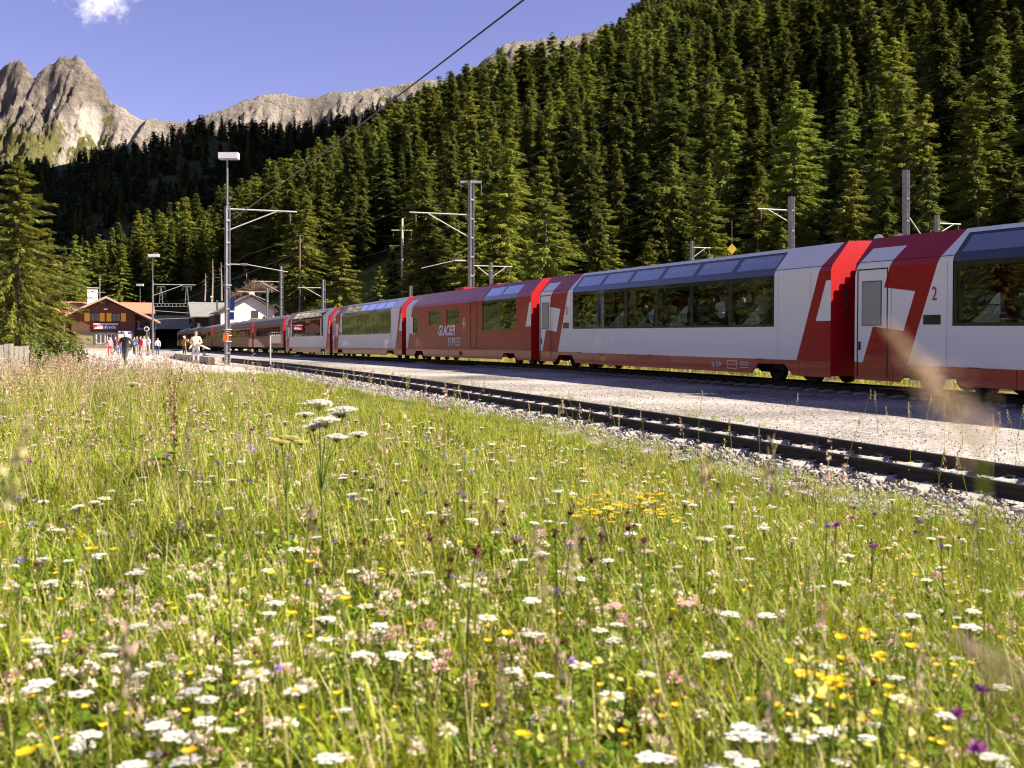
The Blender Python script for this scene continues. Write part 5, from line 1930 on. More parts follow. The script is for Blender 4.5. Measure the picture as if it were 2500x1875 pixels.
# plank fence at the frame's edge, timber fence behind the train
def plank_fence():
    D = 32
    e = empty('plank_fence', (atx(30, D), D, float(ground_z(atx(30, D), D))), .55); tag(e, 'grey weathered plank fence below the tall spruce', 'fence')
    r = random.Random(9)
    for k in range(22):
        x = atx(62, D) - .135 * k - e.location.x
        hgt = 1.02 + r.uniform(-.04, .03) + .012 * k
        MB().box((x - .06, -.012 + r.uniform(-.01, .01), -.05), (x + .06, .012, hgt)).build('plank', M['wood_grey'], e)
    x1 = atx(62, D) - e.location.x
    for z in (.3, .8): MB().box((x1 - 3.1, .02, z), (x1 + .1, .07, z + .09)).build('fence_rail', M['wood_grey'], e)
plank_fence()
def rail_fence():
    e = empty('timber_fence', (*ct(22.3, 0), 0)); tag(e, 'low timber post-and-rail fence glimpsed under the train', 'fence')
    inv = Matrix.Translation(-Vector(e.location))
    for k in range(26):
        t = 4 + k * 2.1; x, y = ct(22.3, t); z = float(rail_z(t)) - .3
        o = MB().box((-.11, -.11, 0), (.11, .11, 1.0)).build('post', M['wood_grey'], e); o.matrix_parent_inverse = inv; o.location = (x, y, z); o.rotation_euler = (0, 0, RZT)
        if k < 25:
            x2, y2 = ct(22.3, t + 2.1); z2 = float(rail_z(t + 2.1)) - .3
            for hh in (.22, .62):
                q = MB().bar((x, y, z + hh), (x2, y2, z2 + hh), .06, .14).build('rail', M['wood_grey'], e); q.matrix_parent_inverse = inv
rail_fence()

# ------------------------------------------------------------------ people
M['skin'] = mat('skin', (.55, .34, .25), .6)
M['hair_white'] = mat('hair_white', (.62, .60, .56), .7)
M['hair_brown'] = mat('hair_brown', (.16, .085, .04), .6)
M['hair_dark'] = mat('hair_dark', (.03, .022, .018), .6)
M['hair_fair'] = mat('hair_fair', (.45, .29, .12), .6)
M['shoe'] = mat('shoe_dark', (.03, .028, .027), .7)


def cloth(name, c): return mat('cloth_' + name, c, .85, 0, .12, 9)


CL_ = {k: cloth(k, c) for k, c in dict(cream=(.74, .68, .52), palegrey=(.62, .58, .60), black=(.02, .02, .022), darkgrey=(.055, .055, .06), ochre=(.42, .17, .03), red=(.50, .03, .04),
                                          white=(.76, .74, .72), blue=(.06, .12, .34), navy=(.02, .03, .10), pink=(.62, .30, .30), khaki=(.30, .25, .16), stripe=(.30, .30, .31), olive=(.10, .11, .05)).items()}


def body_mesh(pose):
    """one continuous figure grown on a skeleton; faces sorted to skin, top, legs, shoes"""
    P = {'pel': (0, 0, .93), 'wai': (0, .0, 1.08), 'che': (0, -.01, 1.29), 'nkb': (0, .0, 1.44), 'nk': (0, -.01, 1.50), 'hd': (0, -.025, 1.60), 'top': (0, -.01, 1.685)}
    for s, n in ((1, 'l'), (-1, 'r')):
        P[n + 'sh'] = (s * .175, 0, 1.40); P[n + 'el'] = (s * .245, .03, 1.12); P[n + 'wr'] = (s * .235, -.06, .89); P[n + 'ha'] = (s * .225, -.09, .80)
        P[n + 'hp'] = (s * .095, 0, .86); P[n + 'kn'] = (s * .105, -.02, .48); P[n + 'an'] = (s * .105, .02, .09); P[n + 'to'] = (s * .12, -.13, .035)
    if pose == 'walk':
        P['lkn'] = (.10, -.16, .50); P['lan'] = (.10, -.20, .10); P['lto'] = (.11, -.35, .07); P['rkn'] = (-.10, .03, .47); P['ran'] = (-.10, .26, .13); P['rto'] = (-.11, .14, .035)
        P['lel'] = (.25, .16, 1.14); P['lwr'] = (.24, .14, .90); P['lha'] = (.23, .12, .81); P['rel'] = (-.25, -.06, 1.12); P['rwr'] = (-.22, -.25, .98); P['rha'] = (-.21, -.32, .93)
    if pose == 'hold':
        for s, n in ((1, 'l'), (-1, 'r')):
            P[n + 'el'] = (s * .27, .04, 1.13); P[n + 'wr'] = (s * .12, -.21, 1.08); P[n + 'ha'] = (s * .04, -.25, 1.08)
    if pose == 'up':
        P['rel'] = (-.27, -.14, 1.22); P['rwr'] = (-.14, -.26, 1.42); P['rha'] = (-.09, -.25, 1.50)
    if pose == 'sit':
        for s, n in ((1, 'l'), (-1, 'r')):
            P[n + 'kn'] = (s * .11, -.42, .88); P[n + 'an'] = (s * .11, -.42, .46); P[n + 'to'] = (s * .12, -.56, .42); P[n + 'hp'] = (s * .095, -.02, .88)
            P[n + 'el'] = (s * .26, -.05, 1.13); P[n + 'wr'] = (s * .16, -.30, 1.06); P[n + 'ha'] = (s * .12, -.38, 1.06)
    Rd = {'pel': (.155, .115), 'wai': (.135, .10), 'che': (.165, .12), 'nkb': (.075, .075), 'nk': (.055, .058), 'hd': (.078, .098), 'top': (.055, .07)}
    for n in 'lr':
        Rd.update({n + 'sh': (.066,) * 2, n + 'el': (.045,) * 2, n + 'wr': (.032,) * 2, n + 'ha': (.038, .026), n + 'hp': (.098,) * 2, n + 'kn': (.064,) * 2, n + 'an': (.044,) * 2, n + 'to': (.045, .035)})
    E = [('pel', 'wai'), ('wai', 'che'), ('che', 'nkb'), ('nkb', 'nk'), ('nk', 'hd'), ('hd', 'top')]
    for n in 'lr': E += [('che', n + 'sh'), (n + 'sh', n + 'el'), (n + 'el', n + 'wr'), (n + 'wr', n + 'ha'), ('pel', n + 'hp'), (n + 'hp', n + 'kn'), (n + 'kn', n + 'an'), (n + 'an', n + 'to')]
    ks = list(P)
    me = bpy.data.meshes.new('figure')
    me.from_pydata([P[k] for k in ks], [(ks.index(a), ks.index(b)) for a, b in E], [])
    ob = bpy.data.objects.new('figure', me); COL.objects.link(ob)
    ob.modifiers.new('skin', 'SKIN')
    sv = me.skin_vertices[0].data
    for i, k in enumerate(ks): sv[i].radius = Rd[k]
    sv[0].use_root = True
    sb = ob.modifiers.new('sub', 'SUBSURF'); sb.levels = 2; sb.render_levels = 2
    dg = bpy.context.evaluated_depsgraph_get()
    out = bpy.data.meshes.new_from_object(ob.evaluated_get(dg))
    bpy.data.objects.remove(ob)
    hands = [Vector(P['lha']), Vector(P['rha']), Vector(P['lwr']), Vector(P['rwr'])]
    feet = [Vector(P['lto']), Vector(P['rto']), Vector(P['lan']), Vector(P['ran'])]
    mi = []
    for f in out.polygons:
        c = f.center
        if c.z > 1.475: m = 0
        elif min((c - h_).length for h_ in hands[:2]) < .085 or min((c - h_).length for h_ in hands[2:]) < .05: m = 0
        elif min((c - h_).length for h_ in feet) < .10 and c.z < .6: m = 3
        elif c.z > .93 or (abs(c.x) > .17 and c.z > .72): m = 1
        else: m = 2
        mi.append(m)
    out.polygons.foreach_set('material_index', mi)
    out.polygons.foreach_set('use_smooth', [True] * len(mi))
    return out


POSES = {p: body_mesh(p) for p in ('stand', 'walk', 'hold', 'up', 'sit')}


def hair_mesh(long):
    bm = bmesh.new()
    bmesh.ops.create_uvsphere(bm, u_segments=12, v_segments=9, radius=1)
    for v in bm.verts:
        n = .92 + .16 * math.sin(v.co.x * 9 + v.co.z * 7) * math.cos(v.co.y * 8)
        v.co.x *= .098 * n; v.co.y *= .115 * n; v.co.z *= (.11 if v.co.z > 0 or not long else .22) * n
        if v.co.y < -.02 and v.co.z < .045: v.co.y = -.02        # keep the face clear
        v.co += Vector((0, .022, 1.635))
    me = bpy.data.meshes.new('hair'); bm.to_mesh(me); bm.free()
    me.polygons.foreach_set('use_smooth', [True] * len(me.polygons))
    return me


HAIR = [hair_mesh(False), hair_mesh(True)]


def face_bits():
    mb = MB()
    for s in (-1, 1): mb.tube([(s * .032, -.118, 1.612), (s * .032, -.128, 1.612)], .010, 6, 0)
    mb.tube([(0, -.118, 1.60), (0, -.140, 1.572)], [.008, .014], 5, 1)
    mb.box((-.024, -.117, 1.545), (.024, -.108, 1.553), 2)
    return mb.mesh('face', [M['hair_dark'], M['skin'], M['red_sign']])


FACE = face_bits()


def person(loc, face, pose, top, legs, hair, label, s=1.0, long=False, group=None, wide=1.0):
    e = empty('person', loc, face); e.scale = (s * wide, s * wide, s)
    tag(e, label, 'person', group)
    me = POSES[pose].copy()
    mi_ = np.empty(len(me.polygons), dtype=np.int32); me.polygons.foreach_get('material_index', mi_)
    me.materials.clear()
    for m_ in (M['skin'], CL_[top], CL_[legs], M['shoe']): me.materials.append(m_)
    me.polygons.foreach_set('material_index', mi_)
    link(bpy.data.objects.new('body', me), e)
    hm = HAIR[1 if long else 0].copy(); hm.materials.append(M['hair_' + hair])
    link(bpy.data.objects.new('hair', hm), e)
    link(bpy.data.objects.new('face', FACE), e)
    return e


def yard_z(X, Y):
    c, t = to_ct(X, Y)
    return float(fore_z(np.float64(X), np.float64(Y), np.float64(c), np.float64(t))) if t > 42 and c < 6.8 else base_z(X, Y)


def yard_person(xp, D, face, pose, top, legs, hair, label, s=1.0, **k):
    X0 = atx(xp, D); return person((X0, D, yard_z(X0, D)), face, pose, top, legs, hair, label, s, **k)


pw = yard_person(478, 57, .1, 'hold', 'cream', 'palegrey', 'brown', 'woman in a cream top and pale trousers walking towards the meadow', 1.0, long=True, wide=1.08)
MB().box((-.075, -.135, 1.60), (-.008, -.122, 1.63)).box((.008, -.135, 1.60), (.075, -.122, 1.63)).box((-.008, -.134, 1.615), (.008, -.124, 1.622)).build('sunglasses', M['black'], pw)
# pullover knotted round her waist
mb = MB(); mb.tube([(.17, -.10, 1.0), (.32, -.16, .97), (.50, -.12, .86), (.68, -.06, .80)], [.05, .045, .05, .02], 7); mb.tube([(-.17, -.08, 1.02), (-.26, -.12, .86), (-.30, -.1, .70)], [.06, .06, .03], 7)
mb.tube([(.17, -.06, 1.02), (0, -.15, 1.02), (-.17, -.06, 1.03)], .05, 7); mb.build('knotted_pullover', CL_['cream'], pw, True)
yard_person(306, 55, -.15, 'walk', 'black', 'darkgrey', 'white', 'white-haired person in a black top walking in front of the station', .98, wide=1.18)
yard_person(450, 92, 2.6, 'up', 'ochre', 'darkgrey', 'white', 'person in an ochre jacket with a hand at the face, beside the old coach', 1.02, wide=1.1)
crowd = ((268, 100, .4, 'stand', 'pink', 'red', 'fair', 'person in a pink top and red trousers near the notice board'), (281, 103, 2.0, 'walk', 'navy', 'darkgrey', 'dark', 'person in navy standing next to the one in red trousers'),
         (334, 104, .3, 'hold', 'blue', 'khaki', 'brown', 'person in a blue top right of the white-haired walker'), (343, 100, -.4, 'stand', 'red', 'stripe', 'brown', 'person in a red top in the group right of the white-haired walker'),
         (352, 102, 1.1, 'walk', 'white', 'pink', 'fair', 'person in white with pink trousers in the middle of the group'), (362, 99, -.6, 'hold', 'white', 'khaki', 'dark', 'person in white and khaki at the end of the group'),
         (327, 110, 2.4, 'stand', 'white', 'navy', 'dark', 'person in white and navy at the back of the group'), (385, 112, .2, 'walk', 'white', 'navy', 'dark', 'person in white alone beside the lamp mast'),
         (292, 112, .6, 'stand', 'red', 'blue', 'fair', 'person in red and blue standing before the station window'))
for (xp, D, fc, ps, tp, lg, hr, lb) in crowd:
    yard_person(xp, D, fc, ps, tp, lg, hr, lb, .98 + .06 * random.random())


def passenger(xp, c, face, pose, top, hair, label, s=.95, coach=c2, long=False):
    a = (xp - 1250) / F
    t = c * (PX - a * PY) / (PY + a * PX)
    x, y = ct(c, t)
    return person((x, y, float(rail_z(t)) + .94), face, pose, top, 'darkgrey', hair, label, s, long)


passenger(1712, 18.1, .9, 'stand', 'white', 'dark', 'passenger in a white shirt behind the coach window', .86)
passenger(1738, 18.5, 2.2, 'stand', 'black', 'dark', 'dark-haired passenger next to the one in the white shirt', .88, long=True)
passenger(1763, 18.2, -.6, 'hold', 'white', 'fair', 'passenger in light clothes with folded hands behind the coach window', .90)
passenger(1776, 18.9, .3, 'stand', 'darkgrey', 'brown', 'passenger standing behind the one with folded hands', .93)
passenger(1803, 18.0, 1.2, 'stand', 'black', 'dark', 'passenger in black beside the window pillar', .86)
passenger(1815, 18.9, .2, 'stand', 'cream', 'fair', 'fair-haired passenger deeper in the coach', .84)
passenger(1868, 17.95, -.3, 'up', 'stripe', 'dark', 'passenger in a striped top standing in the last window of the coach', .98)
passenger(1550, 18.2, .9, 'sit', 'darkgrey', 'dark', 'seated passenger low in the third window of the coach', .8)
passenger(1576, 18.7, .9, 'sit', 'olive', 'brown', 'second seated passenger in the third window of the coach', .8)

# ------------------------------------------------------------------ meadow
M['grass'] = leaf_mat('grass_blade', (.19, .255, .010), (.43, .435, .035), .35, .5, .03, .28, 9)
M['grass_dry'] = leaf_mat('grass_dry', (.42, .34, .17), (.56, .47, .26), .25, .6, .02, .2, 9)
M['herb'] = leaf_mat('herb_leaf', (.10, .165, .010), (.24, .31, .025), .3, .45, .03, .3, 9)
M['seed'] = leaf_mat('grass_seedhead', (.40, .27, .20), (.58, .44, .33), .3, .7, .02, .25, 9)
M['stem'] = leaf_mat('flower_stem', (.12, .17, .03), (.20, .24, .05), .2, .5, .02, .2, 9)
M['pet_white'] = leaf_mat('petal_white', (.80, .78, .70), (.86, .84, .78), .3, .5, .005, .05, 30)
M['pet_cream'] = leaf_mat('petal_cream', (.70, .66, .46), (.80, .77, .58), .3, .5, .01, .08, 30)
M['pet_pink'] = leaf_mat('petal_clover', (.80, .62, .50), (.88, .80, .64), .3, .5, .01, .12, 30)
M['pet_rose'] = leaf_mat('petal_rose', (.62, .32, .32), (.76, .52, .48), .3, .5, .01, .1, 30)
M['pet_yellow'] = leaf_mat('petal_yellow', (.80, .50, .012), (.85, .62, .03), .3, .5, .01, .08, 30)
M['pet_rattle'] = leaf_mat('petal_pale_yellow', (.62, .60, .14), (.70, .66, .24), .3, .5, .01, .1, 30)
M['pet_purple'] = leaf_mat('petal_purple', (.30, .05, .30), (.42, .10, .40), .25, .5, .02, .15, 30)
M['pet_lilac'] = leaf_mat('petal_lilac', (.42, .30, .58), (.52, .40, .66), .3, .5, .02, .1, 30)
M['pet_blue'] = leaf_mat('petal_blue', (.10, .06, .42), (.16, .10, .52), .25, .5, .02, .1, 30)
M['pet_dark'] = leaf_mat('burnet_dark', (.07, .012, .018), (.13, .03, .03), .1, .6, .01, .2, 30)
M['pet_brown'] = leaf_mat('dock_brown', (.12, .055, .03), (.20, .10, .05), .1, .6, .01, .2, 30)


class LB:
    """numpy collector of quads with materials"""
    def __init__(s): s.V = []; s.F = []; s.M = []; s.n = 0
    def add(s, V, Fq, m):
        s.V.append(V); s.F.append(Fq + s.n); s.M.append(np.full(len(Fq), m)); s.n += len(V)
        return s
    def mesh(s, name, mats): return np_mesh(name, np.concatenate(s.V), np.concatenate(s.F), mats, False, np.concatenate(s.M))


def blades(r, n, h0, h1, spread, w, lean=.45, x0=0, y0=0):
    h = h0 + (h1 - h0) * r.random(n); a = r.random(n) * 6.283
    b = np.stack([(r.random(n) - .5) * 2 * spread + x0, (r.random(n) - .5) * 2 * spread + y0], -1)
    ln = lean * (.25 + r.random(n) * 1.1) * h
    d = np.stack([np.cos(a), np.sin(a)], -1)
    fa = a + 1.57 + (r.random(n) - .5) * 1.2
    s = np.stack([np.cos(fa), np.sin(fa)], -1)
    V = np.zeros((n, 8, 3))
    for k, (f, wf) in enumerate(((0, .8), (.4, 1.0), (.75, .7), (1.0, .06))):
        p = b + d * (ln * f ** 1.9)[:, None]
        z = h * (f - .18 * f ** 3 * lean)
        for q, sg in enumerate((-1, 1)):
            V[:, k * 2 + q, :2] = p + s * (sg * w * wf * .5 * (.7 + .6 * r.random(n)))[:, None]
            V[:, k * 2 + q, 2] = z
    i = np.arange(n)[:, None] * 8
    Fq = np.concatenate([i + np.array([[k * 2, k * 2 + 1, k * 2 + 3, k * 2 + 2]]) for k in range(3)], 0)
    V[:, 0:2, 2] -= .03
    return V.reshape(-1, 3), Fq


def leaves(r, n, C, size, flat=.5):
    """kite-shaped leaflets at centres C"""
    a = r.random(n) * 6.283; el = (r.random(n) - .3) * flat * 2
    D = np.stack([np.cos(a) * np.cos(el), np.sin(a) * np.cos(el), np.sin(el)], -1)
    up = np.stack([(r.random(n) - .5) * .9, (r.random(n) - .5) * .9, np.ones(n)], -1)
    S = np.cross(D, up); S /= np.linalg.norm(S, axis=1, keepdims=True)
    L = (size * (.6 + .8 * r.random(n)))[:, None]
    V = np.stack([C, C + D * L * .55 + S * L * .36, C + D * L, C + D * L * .55 - S * L * .36], 1).reshape(-1, 3)
    i = np.arange(n) * 4
    return V, np.stack([i, i + 1, i + 2, i + 3], -1)


def stalk(pts, w):
    """thin crossed ribbon along points"""
    pts = np.array(pts, float); V = []; Fq = []
    for (sx, sy) in ((1, 0), (0, 1)):
        o_ = len(V)
        for p in pts:
            V.append(p + np.array([sx, sy, 0]) * w / 2); V.append(p - np.array([sx, sy, 0]) * w / 2)
        for k in range(len(pts) - 1): Fq.append([o_ + 2 * k, o_ + 2 * k + 1, o_ + 2 * k + 3, o_ + 2 * k + 2])
    return np.array(V), np.array(Fq)


def clump(seed, kind):
    r = np.random.default_rng(seed); b = LB()
    mats = [M['grass'], M['grass_dry'], M['herb'], M['seed']]
    if kind == 'grass':
        b.add(*blades(r, 26, .10, .30, .085, .0040), 0); b.add(*blades(r, 4, .14, .34, .08, .0028, .35), 1)
    elif kind == 'lush':
        b.add(*blades(r, 20, .10, .24, .08, .0062, .6), 0); b.add(*blades(r, 3, .1, .28, .08, .003), 1)
        C = np.stack([(r.random(34) - .5) * .2, (r.random(34) - .5) * .2, .03 + .12 * r.random(34)], -1); b.add(*leaves(r, 34, C, .026), 2)
    elif kind == 'herb':
        b.add(*blades(r, 8, .08, .22, .08, .004), 0)
        n = 60; C = np.stack([(r.random(n) - .5) * .2, (r.random(n) - .5) * .2, .02 + .16 * r.random(n)], -1); b.add(*leaves(r, n, C, .024), 2)
    elif kind == 'short':
        b.add(*blades(r, 34, .05, .13, .09, .0042, .7), 0); b.add(*blades(r, 5, .05, .13, .09, .003, .9), 1)
    elif kind == 'tall':
        b.add(*blades(r, 10, .16, .36, .07, .0042, .4), 0); b.add(*blades(r, 7, .18, .42, .07, .003, .35), 1)
        for k in range(3):
            h = .34 + .22 * r.random(); x, y = (r.random(2) - .5) * .1; lx, ly = (r.random(2) - .5) * .22
            P = [(x, y, 0), (x + lx * .3, y + ly * .3, h * .5), (x + lx, y + ly, h)]
            b.add(*stalk(P, .0030), 1 if k else 0)
            m = 16; f = r.random(m)
            C = np.stack([x + lx * (1 + f * .1) + (r.random(m) - .5) * .022 * (1.2 - f), y + ly * (1 + f * .1) + (r.random(m) - .5) * .022 * (1.2 - f), h - .02 + f * .10], -1)
            b.add(*leaves(r, m, C, .015, 1.2), 3)
    return b.mesh('clump_' + kind, mats)


CLUMPS = [clump(1, 'grass'), clump(2, 'grass'), clump(3, 'grass'), clump(4, 'lush'), clump(5, 'lush'), clump(6, 'herb'), clump(7, 'herb'), clump(8, 'short'), clump(9, 'short'), clump(10, 'tall'), clump(11, 'tall'), clump(12, 'tall')]


def meadow_ok(X, Y):
    c, t = to_ct(X, Y)
    e = (fbm(t * 1.3, t * 0 + 3.1, 4, 31) - .5) * .9
    e2 = (fbm(c * .25, c * 0 + 1.7, 4, 41) - .5) * 6
    return (c < 7.25 - .55 * sstep(14, 30, t) + e * .6) & (t < 41.5 + e2)


Gp = []
for (ya, yb, dens) in ((-1.0, 1.2, 60), (1.2, 3.2, 190), (3.2, 6, 150), (6, 10, 100), (10, 20, 48), (20, 46, 17)):
    wx = lambda y: .5 * np.maximum(y, 0) + 1.4
    area = (yb - ya) * 2 * float(wx((ya + yb) / 2)); n = int(area * dens)
    y = ya + (yb - ya) * rng.random(n); x = (rng.random(n) * 2 - 1) * wx(yb)
    k = (np.abs(x) < wx(y)) & meadow_ok(x, y) & (np.hypot(x, y) > .75)
    Gp.append(np.stack([x[k], y[k]], -1))
G = np.concatenate(Gp)
gc, gt = to_ct(G[:, 0], G[:, 1])
dist = np.hypot(G[:, 0], G[:, 1])
n = len(G)
patch = fbm(G[:, 0] * .8, G[:, 1] * .8, 3, 71)
u = rng.random(n)
vid = np.where(u < .40, rng.integers(0, 3, n), np.where(u < .66, 3 + rng.integers(0, 2, n), np.where(u < .90, 5 + rng.integers(0, 2, n), rng.integers(0, 3, n))))
nearb = 1 - sstep(3, 7, dist)
vid = np.where(rng.random(n) < .34 * nearb, 3 + rng.integers(0, 4, n), vid)
ptall = np.clip(.03 + .26 * sstep(9, 22, dist) * (1 - sstep(1.5, 4.5, gc)) + .25 * (patch - .6), 0, .5) * (1 - sstep(3.2, 5.0, gc) * .9)
vid = np.where(rng.random(n) < ptall, 9 + rng.integers(0, 3, n), vid)
short = rng.random(n) < sstep(2.2, 4.2, gc + (patch - .5) * 2) * .85
vid = np.where(short, 7 + rng.integers(0, 2, n), vid)
hs = (.75 + .55 * rng.random(n)) * (.8 + .5 * patch) * (1 - .25 * sstep(3.5, 6, gc))
hs *= 1 + .05 * sstep(12, 30, dist)
ws = hs * (1 + .6 * sstep(8, 25, dist))
rot = np.stack([(rng.random(n) - .5) * .25, (rng.random(n) - .5) * .25, rng.random(n) * 6.283], -1)
scatter('meadow_grass', np.stack([G[:, 0], G[:, 1], ground_z(G[:, 0], G[:, 1])], -1), rot, np.stack([ws, ws, hs], -1), vid, CLUMPS)

# tufts on the flat behind the train, along the gravel and round the forecourt edge
nT = 2600
tT = 2 + 90 * rng.random(nT); cT = 20.6 + 26 * rng.random(nT) ** 1.6
xT, yT = ct(cT, tT); sT = 1.4 + 1.2 * rng.random(nT)
rot = np.zeros((nT, 3)); rot[:, 2] = rng.random(nT) * 6.28
scatter('flat_grass', np.stack([xT, yT, rail_z(tT) - .22], -1), rot, np.stack([sT * 1.6, sT * 1.6, sT], -1), np.where(rng.random(nT) < .5, 10, 7) * 0 + rng.integers(7, 12, nT), CLUMPS)
# weeds along the gravel beside the near track
nW = 260
tW = -2 + 60 * rng.random(nW); cW = near_c(tW) + 1.35 + .5 * np.abs(rng.normal(size=nW)); xW, yW = ct(cW, tW)
sW = .35 + .5 * rng.random(nW); rot = np.zeros((nW, 3)); rot[:, 2] = rng.random(nW) * 6.28
scatter('track_weeds', np.stack([xW, yW, rail_z(tW) - .20], -1), rot, np.stack([sW, sW, sW], -1), rng.integers(3, 9, nW), CLUMPS)
# rough tufts over the sunny clearing
nC = 2400
aC = -.258 + .125 * rng.random(nC); bC = 152 + 66 * rng.random(nC); xC = aC * bC
sC = 3.0 + 3.0 * rng.random(nC); rot = np.zeros((nC, 3)); rot[:, 2] = rng.random(nC) * 6.28
scatter('slope_tufts', np.stack([xC, bC, clr_z(xC, bC, aC, bC) - .05], -1), rot, np.stack([sC, sC, sC * .9], -1), rng.integers(0, 7, nC), CLUMPS)


# ---- flowers: each is stem + head; near ones are things of their own
def fl_stem(seed, h, bend=.05, lv=3):
    r = np.random.default_rng(seed); b = LB()
    bx, by = (r.random(2) - .5) * 2 * bend
    b.add(*stalk([(0, 0, -.02), (bx * .3, by * .3, h * .5), (bx, by, h)], .0042), 0)
    if lv:
        C = np.stack([bx * .3 + (r.random(lv) - .5) * .02, by * .3 + (r.random(lv) - .5) * .02, h * (.12 + .5 * r.random(lv))], -1); b.add(*leaves(r, lv, C, .024), 1)
    return b, (bx, by, h)


def fl_head(kind, seed, top):
    r = np.random.default_rng(seed + 50); b = LB(); cx, cy_, cz = top; c = np.array(top)
    if kind in ('clover', 'rose'):
        n = 46; v = r.normal(size=(n, 3)); v /= np.linalg.norm(v, axis=1, keepdims=True); v[:, 2] = np.abs(v[:, 2]) * 1.1 - .35
        C = c + v * .010
        L = .011 + .006 * r.random(n); up = r.normal(size=(n, 3)); S = np.cross(v, up); S /= np.linalg.norm(S, axis=1, keepdims=True)
        V = np.stack([C, C + v * L[:, None] * .6 + S * .0034, C + v * L[:, None], C + v * L[:, None] * .6 - S * .0034], 1).reshape(-1, 3)
        i = np.arange(n) * 4; b.add(V, np.stack([i, i + 1, i + 2, i + 3], -1), 0)
        return b, [M['pet_pink'] if kind == 'clover' else M['pet_rose']]
    if kind in ('yarrow', 'pinkyarrow'):
        k = 17
        for q in range(k):
            rr = .031 * math.sqrt((q + .5) / k); a = q * 2.4
            p = c + np.array([rr * math.cos(a), rr * math.sin(a), .006 - rr * rr * 5 + r.normal() * .0015])
            b.add(*stalk([c - np.array([0, 0, .04]), p], .0014), 1)
            m = 6; t = np.arange(m) * 6.283 / m; ring = np.stack([np.cos(t) * .0085, np.sin(t) * .0085, np.zeros(m)], -1) + p + np.array([0, 0, .001])
            V = np.concatenate([ring, [p + np.array([0, 0, .003])]]); Fq = np.array([[j, (j + 1) % m, (j + 2) % m, 6] for j in range(0, m, 2)]); b.add(V, Fq, 0)
        return b, [M['pet_white'] if kind == 'yarrow' else M['pet_rose'], M['stem']]
    if kind == 'daisy':
        n = 16; a = np.arange(n) * 6.283 / n; tilt = -.15 + .3 * r.random(n)
        D = np.stack([np.cos(a), np.sin(a), tilt], -1); S = np.stack([-np.sin(a), np.cos(a), np.zeros(n)], -1)
        V = np.stack([c + D * .006, c + D * .018 + S * .0042, c + D * .026, c + D * .018 - S * .0042], 1).reshape(-1, 3); i = np.arange(n) * 4
        b.add(V, np.stack([i, i + 1, i + 2, i + 3], -1), 0)
        t = np.arange(8) * 6.283 / 8; ring = np.stack([np.cos(t) * .007, np.sin(t) * .007, np.zeros(8)], -1) + c + np.array([0, 0, .002]); V = np.concatenate([ring, [c + np.array([0, 0, .007])]])
        b.add(V, np.array([[j, (j + 1) % 8, (j + 2) % 8, 8] for j in range(0, 8, 2)]), 1)
        return b, [M['pet_white'], M['pet_yellow']]
    if kind in ('yellow', 'trefoil'):
        for q in range(1 if kind == 'yellow' else 5):
            p = c + (np.zeros(3) if kind == 'yellow' else np.array([math.cos(q * 1.26) * .012, math.sin(q * 1.26) * .012, r.normal() * .003]))
            n = 5; a = np.arange(n) * 6.283 / n; R_ = .014 if kind == 'yellow' else .010
            D = np.stack([np.cos(a), np.sin(a), np.full(n, .55)], -1); S = np.stack([-np.sin(a), np.cos(a), np.zeros(n)], -1)
            V = np.stack([p + D * 0, p + D * R_ * .7 + S * R_ * .55, p + D * R_, p + D * R_ * .7 - S * R_ * .55], 1).reshape(-1, 3); i = np.arange(n) * 4
            b.add(V, np.stack([i, i + 1, i + 2, i + 3], -1), 0)
        return b, [M['pet_yellow']]
    if kind in ('knapweed', 'scabious', 'bell'):
        n = 34 if kind != 'bell' else 12; a = r.random(n) * 6.283; el = r.random(n) * 1.3 + (.05 if kind != 'scabious' else -.1)
        D = np.stack([np.cos(a) * np.cos(el), np.sin(a) * np.cos(el), np.sin(el)], -1); S = np.cross(D, r.normal(size=(n, 3))); S /= np.linalg.norm(S, axis=1, keepdims=True)
        L = (.022 if kind != 'bell' else .013) * (.7 + .5 * r.random(n))[:, None]
        V = np.stack([c + D * 0, c + D * L * .6 + S * .003, c + D * L, c + D * L * .6 - S * .003], 1).reshape(-1, 3); i = np.arange(n) * 4
        b.add(V, np.stack([i, i + 1, i + 2, i + 3], -1), 0)
        return b, [M[{'knapweed': 'pet_purple', 'scabious': 'pet_lilac', 'bell': 'pet_blue'}[kind]]]
    if kind in ('rattle', 'burnet', 'dock'):
        n = {'rattle': 36, 'burnet': 40, 'dock': 160}[kind]; ln = {'rattle': .12, 'burnet': .026, 'dock': .40}[kind]; rad = {'rattle': .014, 'burnet': .008, 'dock': .035}[kind]
        f = r.random(n); C = np.stack([cx + r.normal(size=n) * rad * .6, cy_ + r.normal(size=n) * rad * .6, cz - ln + f * ln * 1.05], -1)
        b.add(*leaves(r, n, C, {'rattle': .013, 'burnet': .009, 'dock': .02}[kind], 1.2), 0)
        return b, [M[{'rattle': 'pet_rattle', 'burnet': 'pet_dark', 'dock': 'pet_brown'}[kind]]]
    if kind == 'oat':
        n = 26; f = np.sort(r.random(n)); ln = .16
        C = np.stack([cx + r.normal(size=n) * .008 * (1.3 - f), cy_ + r.normal(size=n) * .008 * (1.3 - f), cz - ln + f * ln], -1)
        a = r.random(n) * 6.283; D = np.stack([np.cos(a) * .35, np.sin(a) * .35, np.full(n, .94)], -1); S = np.cross(D, r.normal(size=(n, 3))); S /= np.linalg.norm(S, axis=1, keepdims=True)
        L = .026
        V = np.stack([C, C + D * L * .5 + S * .0038, C + D * L, C + D * L * .5 - S * .0038], 1).reshape(-1, 3); i = np.arange(n) * 4
        b.add(V, np.stack([i, i + 1, i + 2, i + 3], -1), 0)
        return b, [M['seed']]


